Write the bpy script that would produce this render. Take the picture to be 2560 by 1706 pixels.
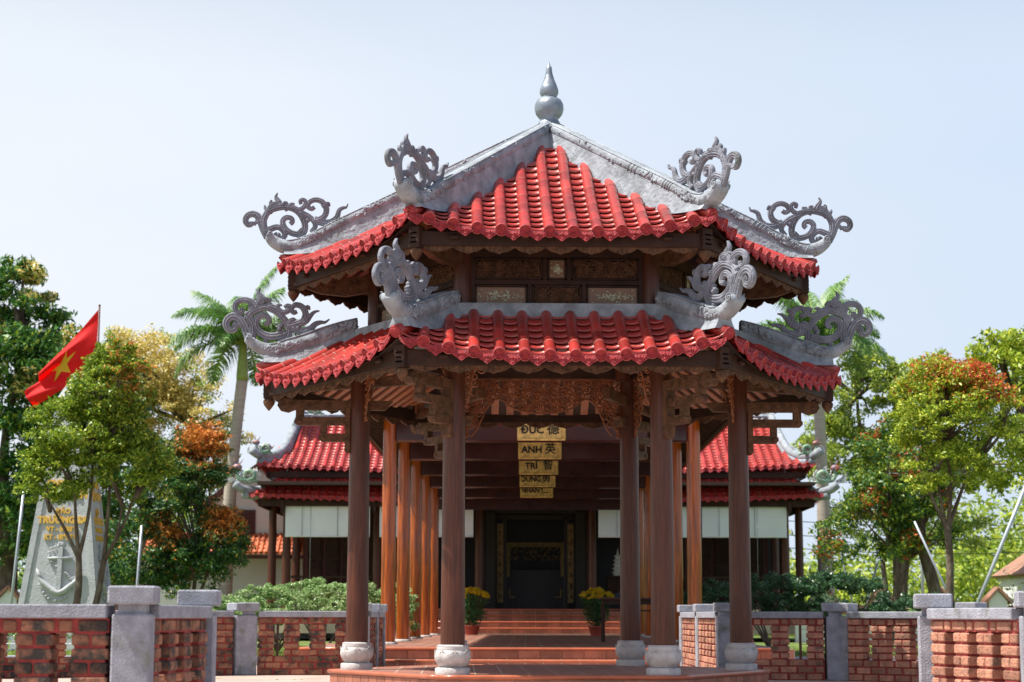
import bpy, math, random
import numpy as np
from mathutils import Vector, Matrix
R_ = math.radians
random.seed(7)
for o in list(bpy.data.objects): bpy.data.objects.remove(o)
SC = bpy.context.scene
COL = SC.collection
# ------------------------------------------------------------------ camera
cd = bpy.data.cameras.new('camera'); cam = bpy.data.objects.new('camera', cd); COL.objects.link(cam)
cd.sensor_width = 36; cd.lens = 4666.06 / 2560 * 36
cam.location = (-1.0622, -22.5933, .6277)
_y, _p, _r = .0268, .1465, .0021
fw = Vector((math.sin(_y) * math.cos(_p), math.cos(_y) * math.cos(_p), math.sin(_p)))
rt0 = Vector((math.cos(_y), -math.sin(_y), 0)); up0 = rt0.cross(fw)
rt = rt0 * math.cos(_r) + up0 * math.sin(_r); up = -rt0 * math.sin(_r) + up0 * math.cos(_r)
cam.rotation_euler = Matrix((rt, up, -fw)).transposed().to_euler()
cd.clip_end = 1000; cd.clip_start = .1
cd.dof.use_dof = True; cd.dof.focus_distance = 20.3; cd.dof.aperture_fstop = 3.2
SC.camera = cam
# ------------------------------------------------------------------ light
SUN_EL, SUN_AZ = R_(62), R_(262)          # azimuth clockwise from +Y
w = bpy.data.worlds.new('World'); SC.world = w; w.use_nodes = True
nt = w.node_tree; bg = nt.nodes['Background']
sky = nt.nodes.new('ShaderNodeTexSky'); sky.sky_type = 'NISHITA'; sky.sun_disc = False
sky.sun_elevation = SUN_EL; sky.sun_rotation = SUN_AZ
sky.air_density = 1.0; sky.dust_density = 2.2; sky.ozone_density = 1.0; sky.altitude = 0
tcw = nt.nodes.new('ShaderNodeTexCoord'); sep = nt.nodes.new('ShaderNodeSeparateXYZ'); nt.links.new(tcw.outputs['Generated'], sep.inputs[0])
hv = nt.nodes.new('ShaderNodeMapRange'); hv.inputs[1].default_value = .28; hv.inputs[2].default_value = .62; hv.inputs[3].default_value = .96; hv.inputs[4].default_value = .02; nt.links.new(sep.outputs[2], hv.inputs[0])
hc = nt.nodes.new('ShaderNodeMapRange'); hc.inputs[1].default_value = -.45; hc.inputs[2].default_value = .35; nt.links.new(sep.outputs[0], hc.inputs[0])
hcol = nt.nodes.new('ShaderNodeMix'); hcol.data_type = 'RGBA'; hcol.inputs[6].default_value = (7.4, 7.75, 8.2, 1); hcol.inputs[7].default_value = (5.3, 6.25, 7.7, 1); cn = nt.nodes.new('ShaderNodeTexNoise'); cn.inputs['Scale'].default_value = 1.6; cn.inputs['Detail'].default_value = 5; cmap = nt.nodes.new('ShaderNodeMapping'); cmap.inputs['Scale'].default_value = (1, 1, 3.5)
nt.links.new(tcw.outputs['Generated'], cmap.inputs[0]); nt.links.new(cmap.outputs[0], cn.inputs[0]); ca = nt.nodes.new('ShaderNodeMath'); ca.operation = 'MULTIPLY_ADD'; ca.inputs[1].default_value = -.9; nt.links.new(cn.outputs[0], ca.inputs[0]); cb = nt.nodes.new('ShaderNodeMath'); cb.operation = 'ADD'; cb.inputs[1].default_value = .45; cb.use_clamp = True
nt.links.new(hc.outputs[0], ca.inputs[2]); nt.links.new(ca.outputs[0], cb.inputs[0]); nt.links.new(cb.outputs[0], hcol.inputs[0])
hz = nt.nodes.new('ShaderNodeMix'); hz.data_type = 'RGBA'; nt.links.new(hv.outputs[0], hz.inputs[0]); nt.links.new(hcol.outputs[2], hz.inputs[7])   # thin bright haze
nt.links.new(sky.outputs[0], hz.inputs[6]); nt.links.new(hz.outputs[2], bg.inputs[0]); bg.inputs[1].default_value = .082
sl = bpy.data.lights.new('sun', 'SUN'); sl.energy = 5.0; sl.angle = R_(.6); sl.color = (1, .95, .86)
sun = bpy.data.objects.new('sun', sl); COL.objects.link(sun)
sd = Vector((math.sin(SUN_AZ) * math.cos(SUN_EL), math.cos(SUN_AZ) * math.cos(SUN_EL), math.sin(SUN_EL)))
sun.rotation_euler = sd.to_track_quat('Z', 'Y').to_euler(); sun.location = (-20, 0, 40)
SC.view_settings.view_transform = 'Standard'; SC.view_settings.look = 'None'
SC.view_settings.exposure = .62; SC.view_settings.gamma = 1
# ------------------------------------------------------------------ materials
def mat(name, col, rough=.6, var=.25, scale=6, bump=.15, bscale=40, col2=None, c2scale=3, c2lo=.5, c2hi=.65,
        coat=0, spec=.5, metal=0, island=0, stretch=None, trans=0, coatr=.1):
    m = bpy.data.materials.new(name); m.use_nodes = True
    N, L = m.node_tree.nodes, m.node_tree.links; b = N['Principled BSDF']
    tc = N.new('ShaderNodeTexCoord'); src = tc.outputs['Object']
    if stretch:
        mp = N.new('ShaderNodeMapping'); mp.inputs['Scale'].default_value = stretch; L.new(src, mp.inputs[0]); src = mp.outputs[0]
    n = N.new('ShaderNodeTexNoise'); n.inputs['Scale'].default_value = scale; n.inputs['Detail'].default_value = 6; L.new(src, n.inputs[0])
    r = N.new('ShaderNodeMapRange'); r.inputs[1].default_value = .3; r.inputs[2].default_value = .7
    r.inputs[3].default_value = 1 - var; r.inputs[4].default_value = 1 + var; L.new(n.outputs[0], r.inputs[0])
    val = r.outputs[0]
    if island:
        g = N.new('ShaderNodeNewGeometry'); r2 = N.new('ShaderNodeMapRange'); r2.inputs[3].default_value = 1 - island; r2.inputs[4].default_value = 1 + island
        L.new(g.outputs['Random Per Island'], r2.inputs[0]); mm = N.new('ShaderNodeMath'); mm.operation = 'MULTIPLY'
        L.new(val, mm.inputs[0]); L.new(r2.outputs[0], mm.inputs[1]); val = mm.outputs[0]
    base = N.new('ShaderNodeRGB'); base.outputs[0].default_value = (*col, 1); bc = base.outputs[0]
    if col2:
        n2 = N.new('ShaderNodeTexNoise'); n2.inputs['Scale'].default_value = c2scale; n2.inputs['Detail'].default_value = 8; n2.inputs['Roughness'].default_value = .65; L.new(src, n2.inputs[0])
        r3 = N.new('ShaderNodeMapRange'); r3.inputs[1].default_value = c2lo; r3.inputs[2].default_value = c2hi; L.new(n2.outputs[0], r3.inputs[0])
        mx = N.new('ShaderNodeMix'); mx.data_type = 'RGBA'; L.new(r3.outputs[0], mx.inputs[0]); L.new(bc, mx.inputs[6]); mx.inputs[7].default_value = (*col2, 1); bc = mx.outputs[2]
    vm = N.new('ShaderNodeVectorMath'); vm.operation = 'SCALE'; L.new(bc, vm.inputs[0]); L.new(val, vm.inputs[3])
    L.new(vm.outputs[0], b.inputs['Base Color'])
    b.inputs['Roughness'].default_value = rough; b.inputs['Metallic'].default_value = metal
    b.inputs['Specular IOR Level'].default_value = spec
    b.inputs['Coat Weight'].default_value = coat; b.inputs['Coat Roughness'].default_value = coatr
    if bump:
        n3 = N.new('ShaderNodeTexNoise'); n3.inputs['Scale'].default_value = bscale; n3.inputs['Detail'].default_value = 5; L.new(src, n3.inputs[0])
        bp = N.new('ShaderNodeBump'); bp.inputs['Strength'].default_value = bump; bp.inputs['Distance'].default_value = .02
        L.new(n3.outputs[0], bp.inputs['Height']); L.new(bp.outputs[0], b.inputs['Normal'])
    if trans:
        t = N.new('ShaderNodeBsdfTranslucent'); L.new(vm.outputs[0], t.inputs[0]); ms = N.new('ShaderNodeMixShader'); ms.inputs[0].default_value = trans
        out = N['Material Output']; L.new(b.outputs[0], ms.inputs[1]); L.new(t.outputs[0], ms.inputs[2]); L.new(ms.outputs[0], out.inputs[0])
    return m
def tilemat(name, c1, c2, grout, bw, bh, mortar=.008, rough=.4, offset=0, rot=0, coat=0.):
    m = bpy.data.materials.new(name); m.use_nodes = True
    N, L = m.node_tree.nodes, m.node_tree.links; b = N['Principled BSDF']
    tc = N.new('ShaderNodeTexCoord'); mp = N.new('ShaderNodeMapping'); mp.inputs['Rotation'].default_value = (0, 0, rot); L.new(tc.outputs['Object'], mp.inputs[0])
    br = N.new('ShaderNodeTexBrick'); L.new(mp.outputs[0], br.inputs[0]); br.offset = offset
    br.inputs['Color1'].default_value = (*c1, 1); br.inputs['Color2'].default_value = (*c2, 1); br.inputs['Mortar'].default_value = (*grout, 1)
    br.inputs['Scale'].default_value = 1; br.inputs['Mortar Size'].default_value = mortar; br.inputs['Brick Width'].default_value = bw; br.inputs['Row Height'].default_value = bh
    n = N.new('ShaderNodeTexNoise'); n.inputs['Scale'].default_value = 2.5; n.inputs['Detail'].default_value = 8; L.new(tc.outputs['Object'], n.inputs[0])
    r = N.new('ShaderNodeMapRange'); r.inputs[1].default_value = .3; r.inputs[2].default_value = .7; r.inputs[3].default_value = .72; r.inputs[4].default_value = 1.2; L.new(n.outputs[0], r.inputs[0])
    vm = N.new('ShaderNodeVectorMath'); vm.operation = 'SCALE'; L.new(br.outputs[0], vm.inputs[0]); L.new(r.outputs[0], vm.inputs[3]); L.new(vm.outputs[0], b.inputs['Base Color'])
    b.inputs['Roughness'].default_value = rough; b.inputs['Coat Weight'].default_value = coat
    bp = N.new('ShaderNodeBump'); bp.inputs['Strength'].default_value = .4; bp.inputs['Distance'].default_value = .004; bp.invert = True
    L.new(br.outputs['Fac'], bp.inputs['Height']); L.new(bp.outputs[0], b.inputs['Normal'])
    return m
def leafmat(name, cols, rough=.45, trans=.3):
    m = bpy.data.materials.new(name); m.use_nodes = True
    N, L = m.node_tree.nodes, m.node_tree.links; b = N['Principled BSDF']
    g = N.new('ShaderNodeNewGeometry'); cr = N.new('ShaderNodeValToRGB'); L.new(g.outputs['Random Per Island'], cr.inputs[0])
    el = cr.color_ramp.elements
    while len(el) < len(cols): el.new(.5)
    for i, c in enumerate(cols): el[i].position = i / (len(cols) - 1); el[i].color = (*c, 1)
    L.new(cr.outputs[0], b.inputs['Base Color']); b.inputs['Roughness'].default_value = rough
    t = N.new('ShaderNodeBsdfTranslucent'); L.new(cr.outputs[0], t.inputs[0]); ms = N.new('ShaderNodeMixShader'); ms.inputs[0].default_value = trans
    L.new(b.outputs[0], ms.inputs[1]); L.new(t.outputs[0], ms.inputs[2]); L.new(ms.outputs[0], N['Material Output'].inputs[0])
    return m
M = {}
M['stone'] = mat('grey_carved_stone', (.205, .215, .26), .75, .3, 6, .6, 30, col2=(.09, .10, .085), c2scale=2.2, c2lo=.52, c2hi=.72)
M['plaster'] = mat('weathered_grey_plaster', (.28, .31, .35), .8, .28, 7, 1.0, 20, col2=(.15, .18, .19), c2scale=2.2, c2lo=.50, c2hi=.72)
M['finial'] = mat('blue_grey_painted_stone', (.24, .28, .33), .42, .25, 7, .6, 14, metal=.35)
M['red'] = mat('red_glazed_tile', (.41, .034, .026), .34, .28, 2.2, .12, 40, coat=.2, island=.32, coatr=.28, col2=(.20, .026, .020), c2scale=1.6, c2lo=.5, c2hi=.72)
M['redpan'] = mat('red_glazed_pan_tile', (.40, .038, .028), .34, .3, 5, .15, 40, coat=.22, col2=(.40, .15, .11), c2scale=2.6, c2lo=.56, c2hi=.78, coatr=.25)
M['redcap'] = mat('red_embossed_tile_end', (.36, .034, .040), .5, .35, 22, 1.0, 60, spec=.3)
M['mortar'] = mat('pale_tile_joint', (.55, .26, .21), .8, .1)
M['redrim'] = mat('worn_tile_edge', (.48, .10, .09), .6, .3, 8, 0)
M['wood'] = mat('dark_brown_timber', (.040, .018, .012), .6, .35, 4, .25, 25, spec=.22)
M['carved'] = mat('carved_brown_timber', (.105, .050, .026), .65, .45, 12, 1.0, 32, spec=.25)
M['column'] = mat('brown_lacquered_column', (.082, .024, .012), .38, .35, 12, .3, 30, stretch=(5, 5, .25), col2=(.15, .048, .016), c2scale=3, c2lo=.55, c2hi=.85, spec=.35, coat=.08)
M['column2'] = mat('amber_lacquered_column', (.44, .095, .008), .25, .35, 9, .2, 25, stretch=(5, 5, .25), col2=(.10, .028, .012), c2scale=3, c2lo=.45, c2hi=.7, coat=.4, coatr=.12)
M['lacquer'] = mat('dark_red_lacquered_beam', (.055, .015, .013), .22, .3, 3, .08, 10, coat=.5, coatr=.15)
M['rafter'] = mat('orange_brown_rafter', (.30, .10, .04), .55, .25, 6, .1)
M['soffit'] = mat('dark_roof_boards', (.045, .022, .016), .8, .2)
M['panelbrown'] = mat('painted_brown_panel', (.23, .125, .075), .45, .15, 8, .05)
M['orangewood'] = mat('orange_varnished_timber', (.22, .068, .022), .45, .35, 12, .4, 25, coat=.1)
M['pearl'] = mat('pearl_inlay', (.48, .50, .36), .35, .3, 40, 0)
M['gold'] = mat('gilded_carving', (.92, .64, .24), .4, .35, 14, .8, 40)
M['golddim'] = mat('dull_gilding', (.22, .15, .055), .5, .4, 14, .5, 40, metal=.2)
M['black'] = mat('black_paint', (.015, .013, .012), .5, .1, 4, 0)
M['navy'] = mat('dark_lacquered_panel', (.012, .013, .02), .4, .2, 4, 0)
M['marble'] = mat('white_lotus_marble', (.50, .48, .47), .6, .15, 6, .4, 35, col2=(.24, .235, .24), c2scale=5, c2lo=.50, c2hi=.72)
M['tile'] = tilemat('terracotta_floor_tile', (.31, .13, .09), (.36, .155, .11), (.52, .44, .34), .3, .3, .007, .42)
M['tilerim'] = mat('terracotta_riser_tile', (.36, .14, .085), .5, .2, 6, .15, island=.22)
M['nosing'] = mat('terracotta_nosing', (.44, .12, .055), .35, .15, 6, .08, coat=.2)
M['grout'] = mat('pale_grout', (.5, .42, .34), .9, .1)
M['paving'] = tilemat('pink_grey_paving', (.44, .33, .28), (.48, .365, .31), (.28, .23, .20), .4, .4, .01, .8, rot=.5)
M['granite'] = mat('grey_granite_render', (.30, .31, .36), .85, .22, 9, .8, 70, col2=(.15, .165, .10), c2scale=4, c2lo=.56, c2hi=.76)
M['brick'] = mat('weathered_red_brick', (.33, .145, .085), .9, .25, 9, .9, 45, island=.35, col2=(.05, .042, .036), c2scale=5, c2lo=.46, c2hi=.60)
M['brick2'] = mat('clean_red_brick', (.43, .20, .13), .9, .25, 9, .9, 45, island=.35, col2=(.15, .10, .075), c2scale=6, c2lo=.53, c2hi=.68)
M['brickmortar'] = mat('red_painted_mortar', (.27, .040, .036), .85, .3, 12, .5)
M['lawn'] = mat('lawn_green', (.105, .165, .028), .9, .3, 2, .6, 60, col2=(.17, .18, .05), c2scale=.7)
M['earth'] = mat('dry_ground', (.17, .165, .10), .95, .3, .3, .3)
M['kerb'] = mat('grey_kerb_concrete', (.28, .30, .34), .85, .2, 5, .3)
M['white'] = mat('white_wall_render', (.74, .76, .76), .8, .05, 1, .1)
M['blind'] = mat('white_canvas_blind', (.72, .77, .80), .75, .04, 1.5, .5, 3)
M['orange_tile'] = mat('orange_clay_tile', (.58, .15, .06), .6, .2, 6, .1, island=.15)
M['claytile'] = mat('pale_clay_tile', (.34, .17, .11), .7, .25, 6, .2, island=.2, col2=(.2, .14, .11), c2scale=3)
M['darkred'] = mat('dark_red_timber', (.10, .028, .025), .6, .2)
M['steel'] = mat('galvanised_pole', (.42, .46, .52), .4, .15, 3, .05, metal=.3)
M['concrete'] = mat('pale_grey_monument_render', (.46, .48, .50), .8, .1, 5, .6, 30)
M['goldpaint'] = mat('yellow_gold_letters', (.72, .44, .07), .5, .1, 4, 0)
M['flag'] = mat('red_flag_cloth', (.85, .016, .018), .7, .06, 4, .1, 5, trans=.5)
M['star'] = mat('yellow_star_cloth', (.85, .60, .03), .7, .05, 4, 0, trans=.3)
M['bark'] = mat('grey_brown_bark', (.10, .07, .05), .9, .35, 8, .8, 20, stretch=(1, 1, .4), col2=(.19, .16, .12), c2scale=5)
M['palmbark'] = mat('pale_grey_palm_trunk', (.42, .37, .31), .85, .15, 3, .3, 8, stretch=(.3, .3, 5))
M['crownshaft'] = mat('green_palm_crownshaft', (.24, .33, .06), .4, .15)
M['pot'] = mat('terracotta_pot', (.38, .07, .045), .6, .1)
M['cloth'] = mat('dark_blue_cloth', (.02, .03, .06), .8, .2)
M['bottle'] = mat('pale_plastic', (.65, .7, .75), .2, .05)
M['mosaicw'] = mat('white_porcelain_mosaic', (.62, .62, .58), .4, .2, 25, .7, 30, col2=(.10, .14, .32), c2scale=9, c2lo=.54, c2hi=.6)
M['mosaicg'] = mat('green_porcelain_mosaic', (.16, .30, .20), .4, .3, 25, .7, 30, col2=(.5, .5, .42), c2scale=10, c2lo=.52, c2hi=.58)
M['mosaicr'] = mat('brown_porcelain_mosaic', (.30, .13, .09), .4, .3, 25, .7, 30, col2=(.14, .16, .34), c2scale=10, c2lo=.5, c2hi=.58)
# ------------------------------------------------------------------ mesh helpers
class MB:
    def __init__(s): s.v = []; s.f = []; s.m = []; s.sm = []; s.cur = 0; s.smooth = False
    def add(s, vs, fs, smooth=None):
        b = len(s.v); s.v.extend([tuple(p) for p in vs])
        sm = s.smooth if smooth is None else smooth
        for f in fs: s.f.append([b + i for i in f]); s.m.append(s.cur); s.sm.append(sm)
    def box(s, c, d, rz=0, mtx=None, bev=0, ang=None):
        hx, hy, hz = d[0] / 2, d[1] / 2, d[2] / 2
        if bev:
            e = min(bev, hx * .8, hy * .8, hz * .8)
            pts = []
            for z, k in ((-hz, e), (-hz + e, 0), (hz - e, 0), (hz, e)):
                X, Y = hx - k, hy - k
                for q in ((X, Y - e), (X - e, Y), (-X + e, Y), (-X, Y - e), (-X, -Y + e), (-X + e, -Y), (X - e, -Y), (X, -Y + e)): pts.append((q[0], q[1], z))
            fs = [[7, 6, 5, 4, 3, 2, 1, 0], [24 + i for i in range(8)]]
            for r in range(3):
                for i in range(8): fs.append([r * 8 + i, r * 8 + (i + 1) % 8, r * 8 + 8 + (i + 1) % 8, r * 8 + 8 + i])
        else:
            pts = [(x, y, z) for z in (-hz, hz) for x, y in ((-hx, -hy), (hx, -hy), (hx, hy), (-hx, hy))]
            fs = [[3, 2, 1, 0], [4, 5, 6, 7], [0, 1, 5, 4], [1, 2, 6, 5], [2, 3, 7, 6], [3, 0, 4, 7]]
        if mtx is None: mtx = Matrix.Rotation(rz, 3, 'Z')
        s.add([mtx @ Vector(p) + Vector(c) for p in pts], fs, False)
    def beam(s, a, b, wd, ht, bev=0, upv=(0, 0, 1)):
        a, b = Vector(a), Vector(b); x = (b - a); ln = x.length; x.normalize(); y = Vector(upv).cross(x).normalized(); z = x.cross(y)
        s.box((a + b) / 2, (ln, wd, ht), mtx=Matrix((x, y, z)).transposed(), bev=bev)
    def lathe(s, prof, n=24, c=(0, 0, 0), fn=None, cap=True):
        vs = []
        for r, z in prof:
            for i in range(n):
                a = 2 * math.pi * i / n; rr = r * (fn(a, z) if fn else 1)
                vs.append((c[0] + rr * math.cos(a), c[1] + rr * math.sin(a), c[2] + z))
        fs = [[j * n + i, j * n + (i + 1) % n, (j + 1) * n + (i + 1) % n, (j + 1) * n + i] for j in range(len(prof) - 1) for i in range(n)]
        s.add(vs, fs, True)
        if cap: s.add([vs[i] for i in range(n)], [list(range(n))[::-1]], False); s.add(vs[-n:], [list(range(n))], False)
    def tube(s, pts, rad, n=8, side=None, rb=None, cap=True):
        pts = [Vector(p) for p in pts]; k = len(pts)
        if not hasattr(rad, '__len__'): rad = [rad] * k
        if rb is not None and not hasattr(rb, '__len__'): rb = [rb] * k
        vs = []; prev = None
        for i in range(k):
            t = (pts[min(i + 1, k - 1)] - pts[max(i - 1, 0)])
            if t.length < 1e-9: t = Vector((0, 0, 1))
            t.normalize()
            if side is not None: sv = Vector(side)
            else:
                ref = prev if prev is not None else (Vector((0, 0, 1)) if abs(t.z) < .9 else Vector((1, 0, 0)))
                sv = (ref - t * ref.dot(t)); sv = sv.normalized() if sv.length > 1e-6 else t.orthogonal().normalized(); prev = sv
            nv = t.cross(sv).normalized()
            for j in range(n):
                a = 2 * math.pi * j / n
                vs.append(pts[i] + nv * rad[i] * math.cos(a) + sv * (rb[i] if rb else rad[i]) * math.sin(a))
        fs = [[i * n + j, i * n + (j + 1) % n, (i + 1) * n + (j + 1) % n, (i + 1) * n + j] for i in range(k - 1) for j in range(n)]
        if cap: fs += [list(range(n))[::-1], [(k - 1) * n + j for j in range(n)]]
        s.add(vs, fs, True)
    def ball(s, c, r, n=10, m=6, sc=(1, 1, 1), mtx=None):
        vs = [];
        for j in range(m + 1):
            th = math.pi * j / m
            for i in range(n):
                a = 2 * math.pi * i / n; p = Vector((math.sin(th) * math.cos(a) * sc[0], math.sin(th) * math.sin(a) * sc[1], math.cos(th) * sc[2])) * r
                if mtx is not None: p = mtx @ p
                vs.append(p + Vector(c))
        s.add(vs, [[(j + 1) * n + i, (j + 1) * n + (i + 1) % n, j * n + (i + 1) % n, j * n + i] for j in range(m) for i in range(n)], True)
    def prism(s, poly, o, ux, uy, th, smooth=False):
        """poly 2D in frame (ux,uy) at o, thickness th centred along ux x uy"""
        o, ux, uy = Vector(o), Vector(ux), Vector(uy); n = ux.cross(uy).normalized() * th / 2; k = len(poly)
        P = [o + ux * p[0] + uy * p[1] for p in poly]
        s.add([p - n for p in P] + [p + n for p in P], [list(range(k))[::-1], list(range(k, 2 * k))] + [[i, (i + 1) % k, k + (i + 1) % k, k + i] for i in range(k)], smooth)
    def build(s, name, mats, parent=None, loc=None):
        me = bpy.data.meshes.new(name); me.from_pydata(s.v, [], s.f)
        if not isinstance(mats, (list, tuple)): mats = [mats]
        for m in mats: me.materials.append(m)
        me.polygons.foreach_set('material_index', s.m); me.polygons.foreach_set('use_smooth', s.sm)
        me.update()
        o = bpy.data.objects.new(name, me); COL.objects.link(o)
        if parent: o.parent = parent
        if loc: o.location = loc
        return o
def spline(pts, n=6):
    P = [Vector(p) for p in pts]; P = [P[0] * 2 - P[1]] + P + [P[-1] * 2 - P[-2]]; out = []
    for i in range(1, len(P) - 2):
        for k in range(n):
            t = k / n; a, b, c, d = P[i - 1], P[i], P[i + 1], P[i + 2]
            out.append(.5 * ((2 * b) + (c - a) * t + (2 * a - 5 * b + 4 * c - d) * t * t + (3 * b - a - 3 * c + d) * t ** 3))
    out.append(P[-2]); return out
def tag(o, label=None, cat=None, group=None, kind=None):
    if label: o['label'] = label
    if cat: o['category'] = cat
    if group: o['group'] = group
    if kind: o['kind'] = kind
    return o
def empty(name, loc=(0, 0, 0), rz=0, label=None, cat=None, group=None):
    o = bpy.data.objects.new(name, None); COL.objects.link(o); o.location = loc; o.rotation_euler = (0, 0, rz); o.empty_display_size = .3
    return tag(o, label, cat, group)
def link_copy(o, parent=None, name=None):
    c = o.copy(); COL.objects.link(c); c.parent = parent if parent else o.parent
    for ch in list(o.children): link_copy(ch, c)
    return c
def copy_thing(o, label, loc=None, rz=None):
    c = o.copy(); COL.objects.link(c)
    if loc is not None: c.location = loc
    if rz is not None: c.rotation_euler = (0, 0, rz)
    c['label'] = label
    for ch in list(o.children): link_copy(ch, c)
    return c
def text(body, size, ext, m, parent, mtx, name='lettering', bold=.012, sx=1, align='CENTER'):
    cu = bpy.data.curves.new('txt', 'FONT'); cu.body = body; cu.size = size; cu.extrude = ext; cu.offset = bold * size; cu.align_x = align; cu.align_y = 'CENTER'; cu.resolution_u = 3
    o = bpy.data.objects.new('txt', cu); COL.objects.link(o)
    dg = bpy.context.evaluated_depsgraph_get(); me = bpy.data.meshes.new_from_object(o.evaluated_get(dg))
    bpy.data.objects.remove(o); me.materials.clear(); me.materials.append(m)
    me.transform(mtx @ Matrix.Diagonal((sx, 1, 1, 1))); ob = bpy.data.objects.new(name, me); COL.objects.link(ob); ob.parent = parent
    return ob
TW = R_(-2)                                           # the temple axis is turned 2 degrees
def T(x, y, z=0): return (x * math.cos(TW) - y * math.sin(TW), x * math.sin(TW) + y * math.cos(TW), z)
rnd = random.Random(3)
# ------------------------------------------------------------------ ground
ZP, ZT, ZF, ZL = -.22, .11, .85, -.13                 # plaza, terrace, temple floor, lawn
g = MB(); g.add([(-400, -60, -.30), (400, -60, -.30), (400, 500, -.30), (-400, 500, -.30)], [[0, 1, 2, 3]])
tag(g.build('ground', M['earth']), kind='structure')
g = MB(); g.box((0, 5, -.32), (24, 52, .2)); tag(g.build('plaza', M['paving']), kind='structure')
def lawn(x0, x1, y0, y1, name='lawn'):
    g = MB(); g.add([(x0, y0, ZL), (x1, y0, ZL), (x1, y1, ZL), (x0, y1, ZL)], [[0, 1, 2, 3]]); tag(g.build(name, M['lawn']), kind='structure')
lawn(-120, -4.2, 10.6, 75); lawn(5.4, 120, 10.6, 75); 
# lawn shoulders outside the plaza enclosure
lawn(-120, -9.5, -8, 10.6); lawn(9.5, 120, -8, 10.6)
g = MB()
for x0, x1 in ((-30, -3.9), (4.3, 30)): g.box(((x0 + x1) / 2, 10.4, -.14), (x1 - x0, .3, .16), bev=.01)
tag(g.build('kerb', M['kerb']), kind='structure')
# grass blades on the lawn nearest the fence
def grass():
    rs = np.random.RandomState(5); n = 26000
    x = np.where(rs.rand(n) < .5, rs.uniform(-13, -4.3, n), rs.uniform(5.4, 15, n)); y = 10.7 + 14 * rs.rand(n) ** 1.6
    h = rs.uniform(.03, .08, n); a = rs.rand(n) * 6.28; wv = .006
    P = np.zeros((n, 3, 3)); dx, dy = np.cos(a) * wv, np.sin(a) * wv
    P[:, 0] = np.c_[x - dx, y - dy, np.full(n, ZL)]; P[:, 1] = np.c_[x + dx, y + dy, np.full(n, ZL)]
    P[:, 2] = np.c_[x + rs.randn(n) * .02, y + rs.randn(n) * .02, ZL + h]
    me = bpy.data.meshes.new('grass'); me.vertices.add(n * 3); me.vertices.foreach_set('co', P.ravel())
    me.loops.add(n * 3); me.loops.foreach_set('vertex_index', np.arange(n * 3)); me.polygons.add(n); me.polygons.foreach_set('loop_start', np.arange(0, n * 3, 3)); me.polygons.foreach_set('loop_total', np.full(n, 3)); me.update(calc_edges=True)
    me.materials.append(leafmat('grass_blades', [(.14, .27, .02), (.24, .36, .04), (.35, .38, .08)])); o = bpy.data.objects.new('grass', me); COL.objects.link(o); tag(o, 'bright green lawn grass behind the brick fence', 'grass', kind='stuff')
grass()
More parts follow.
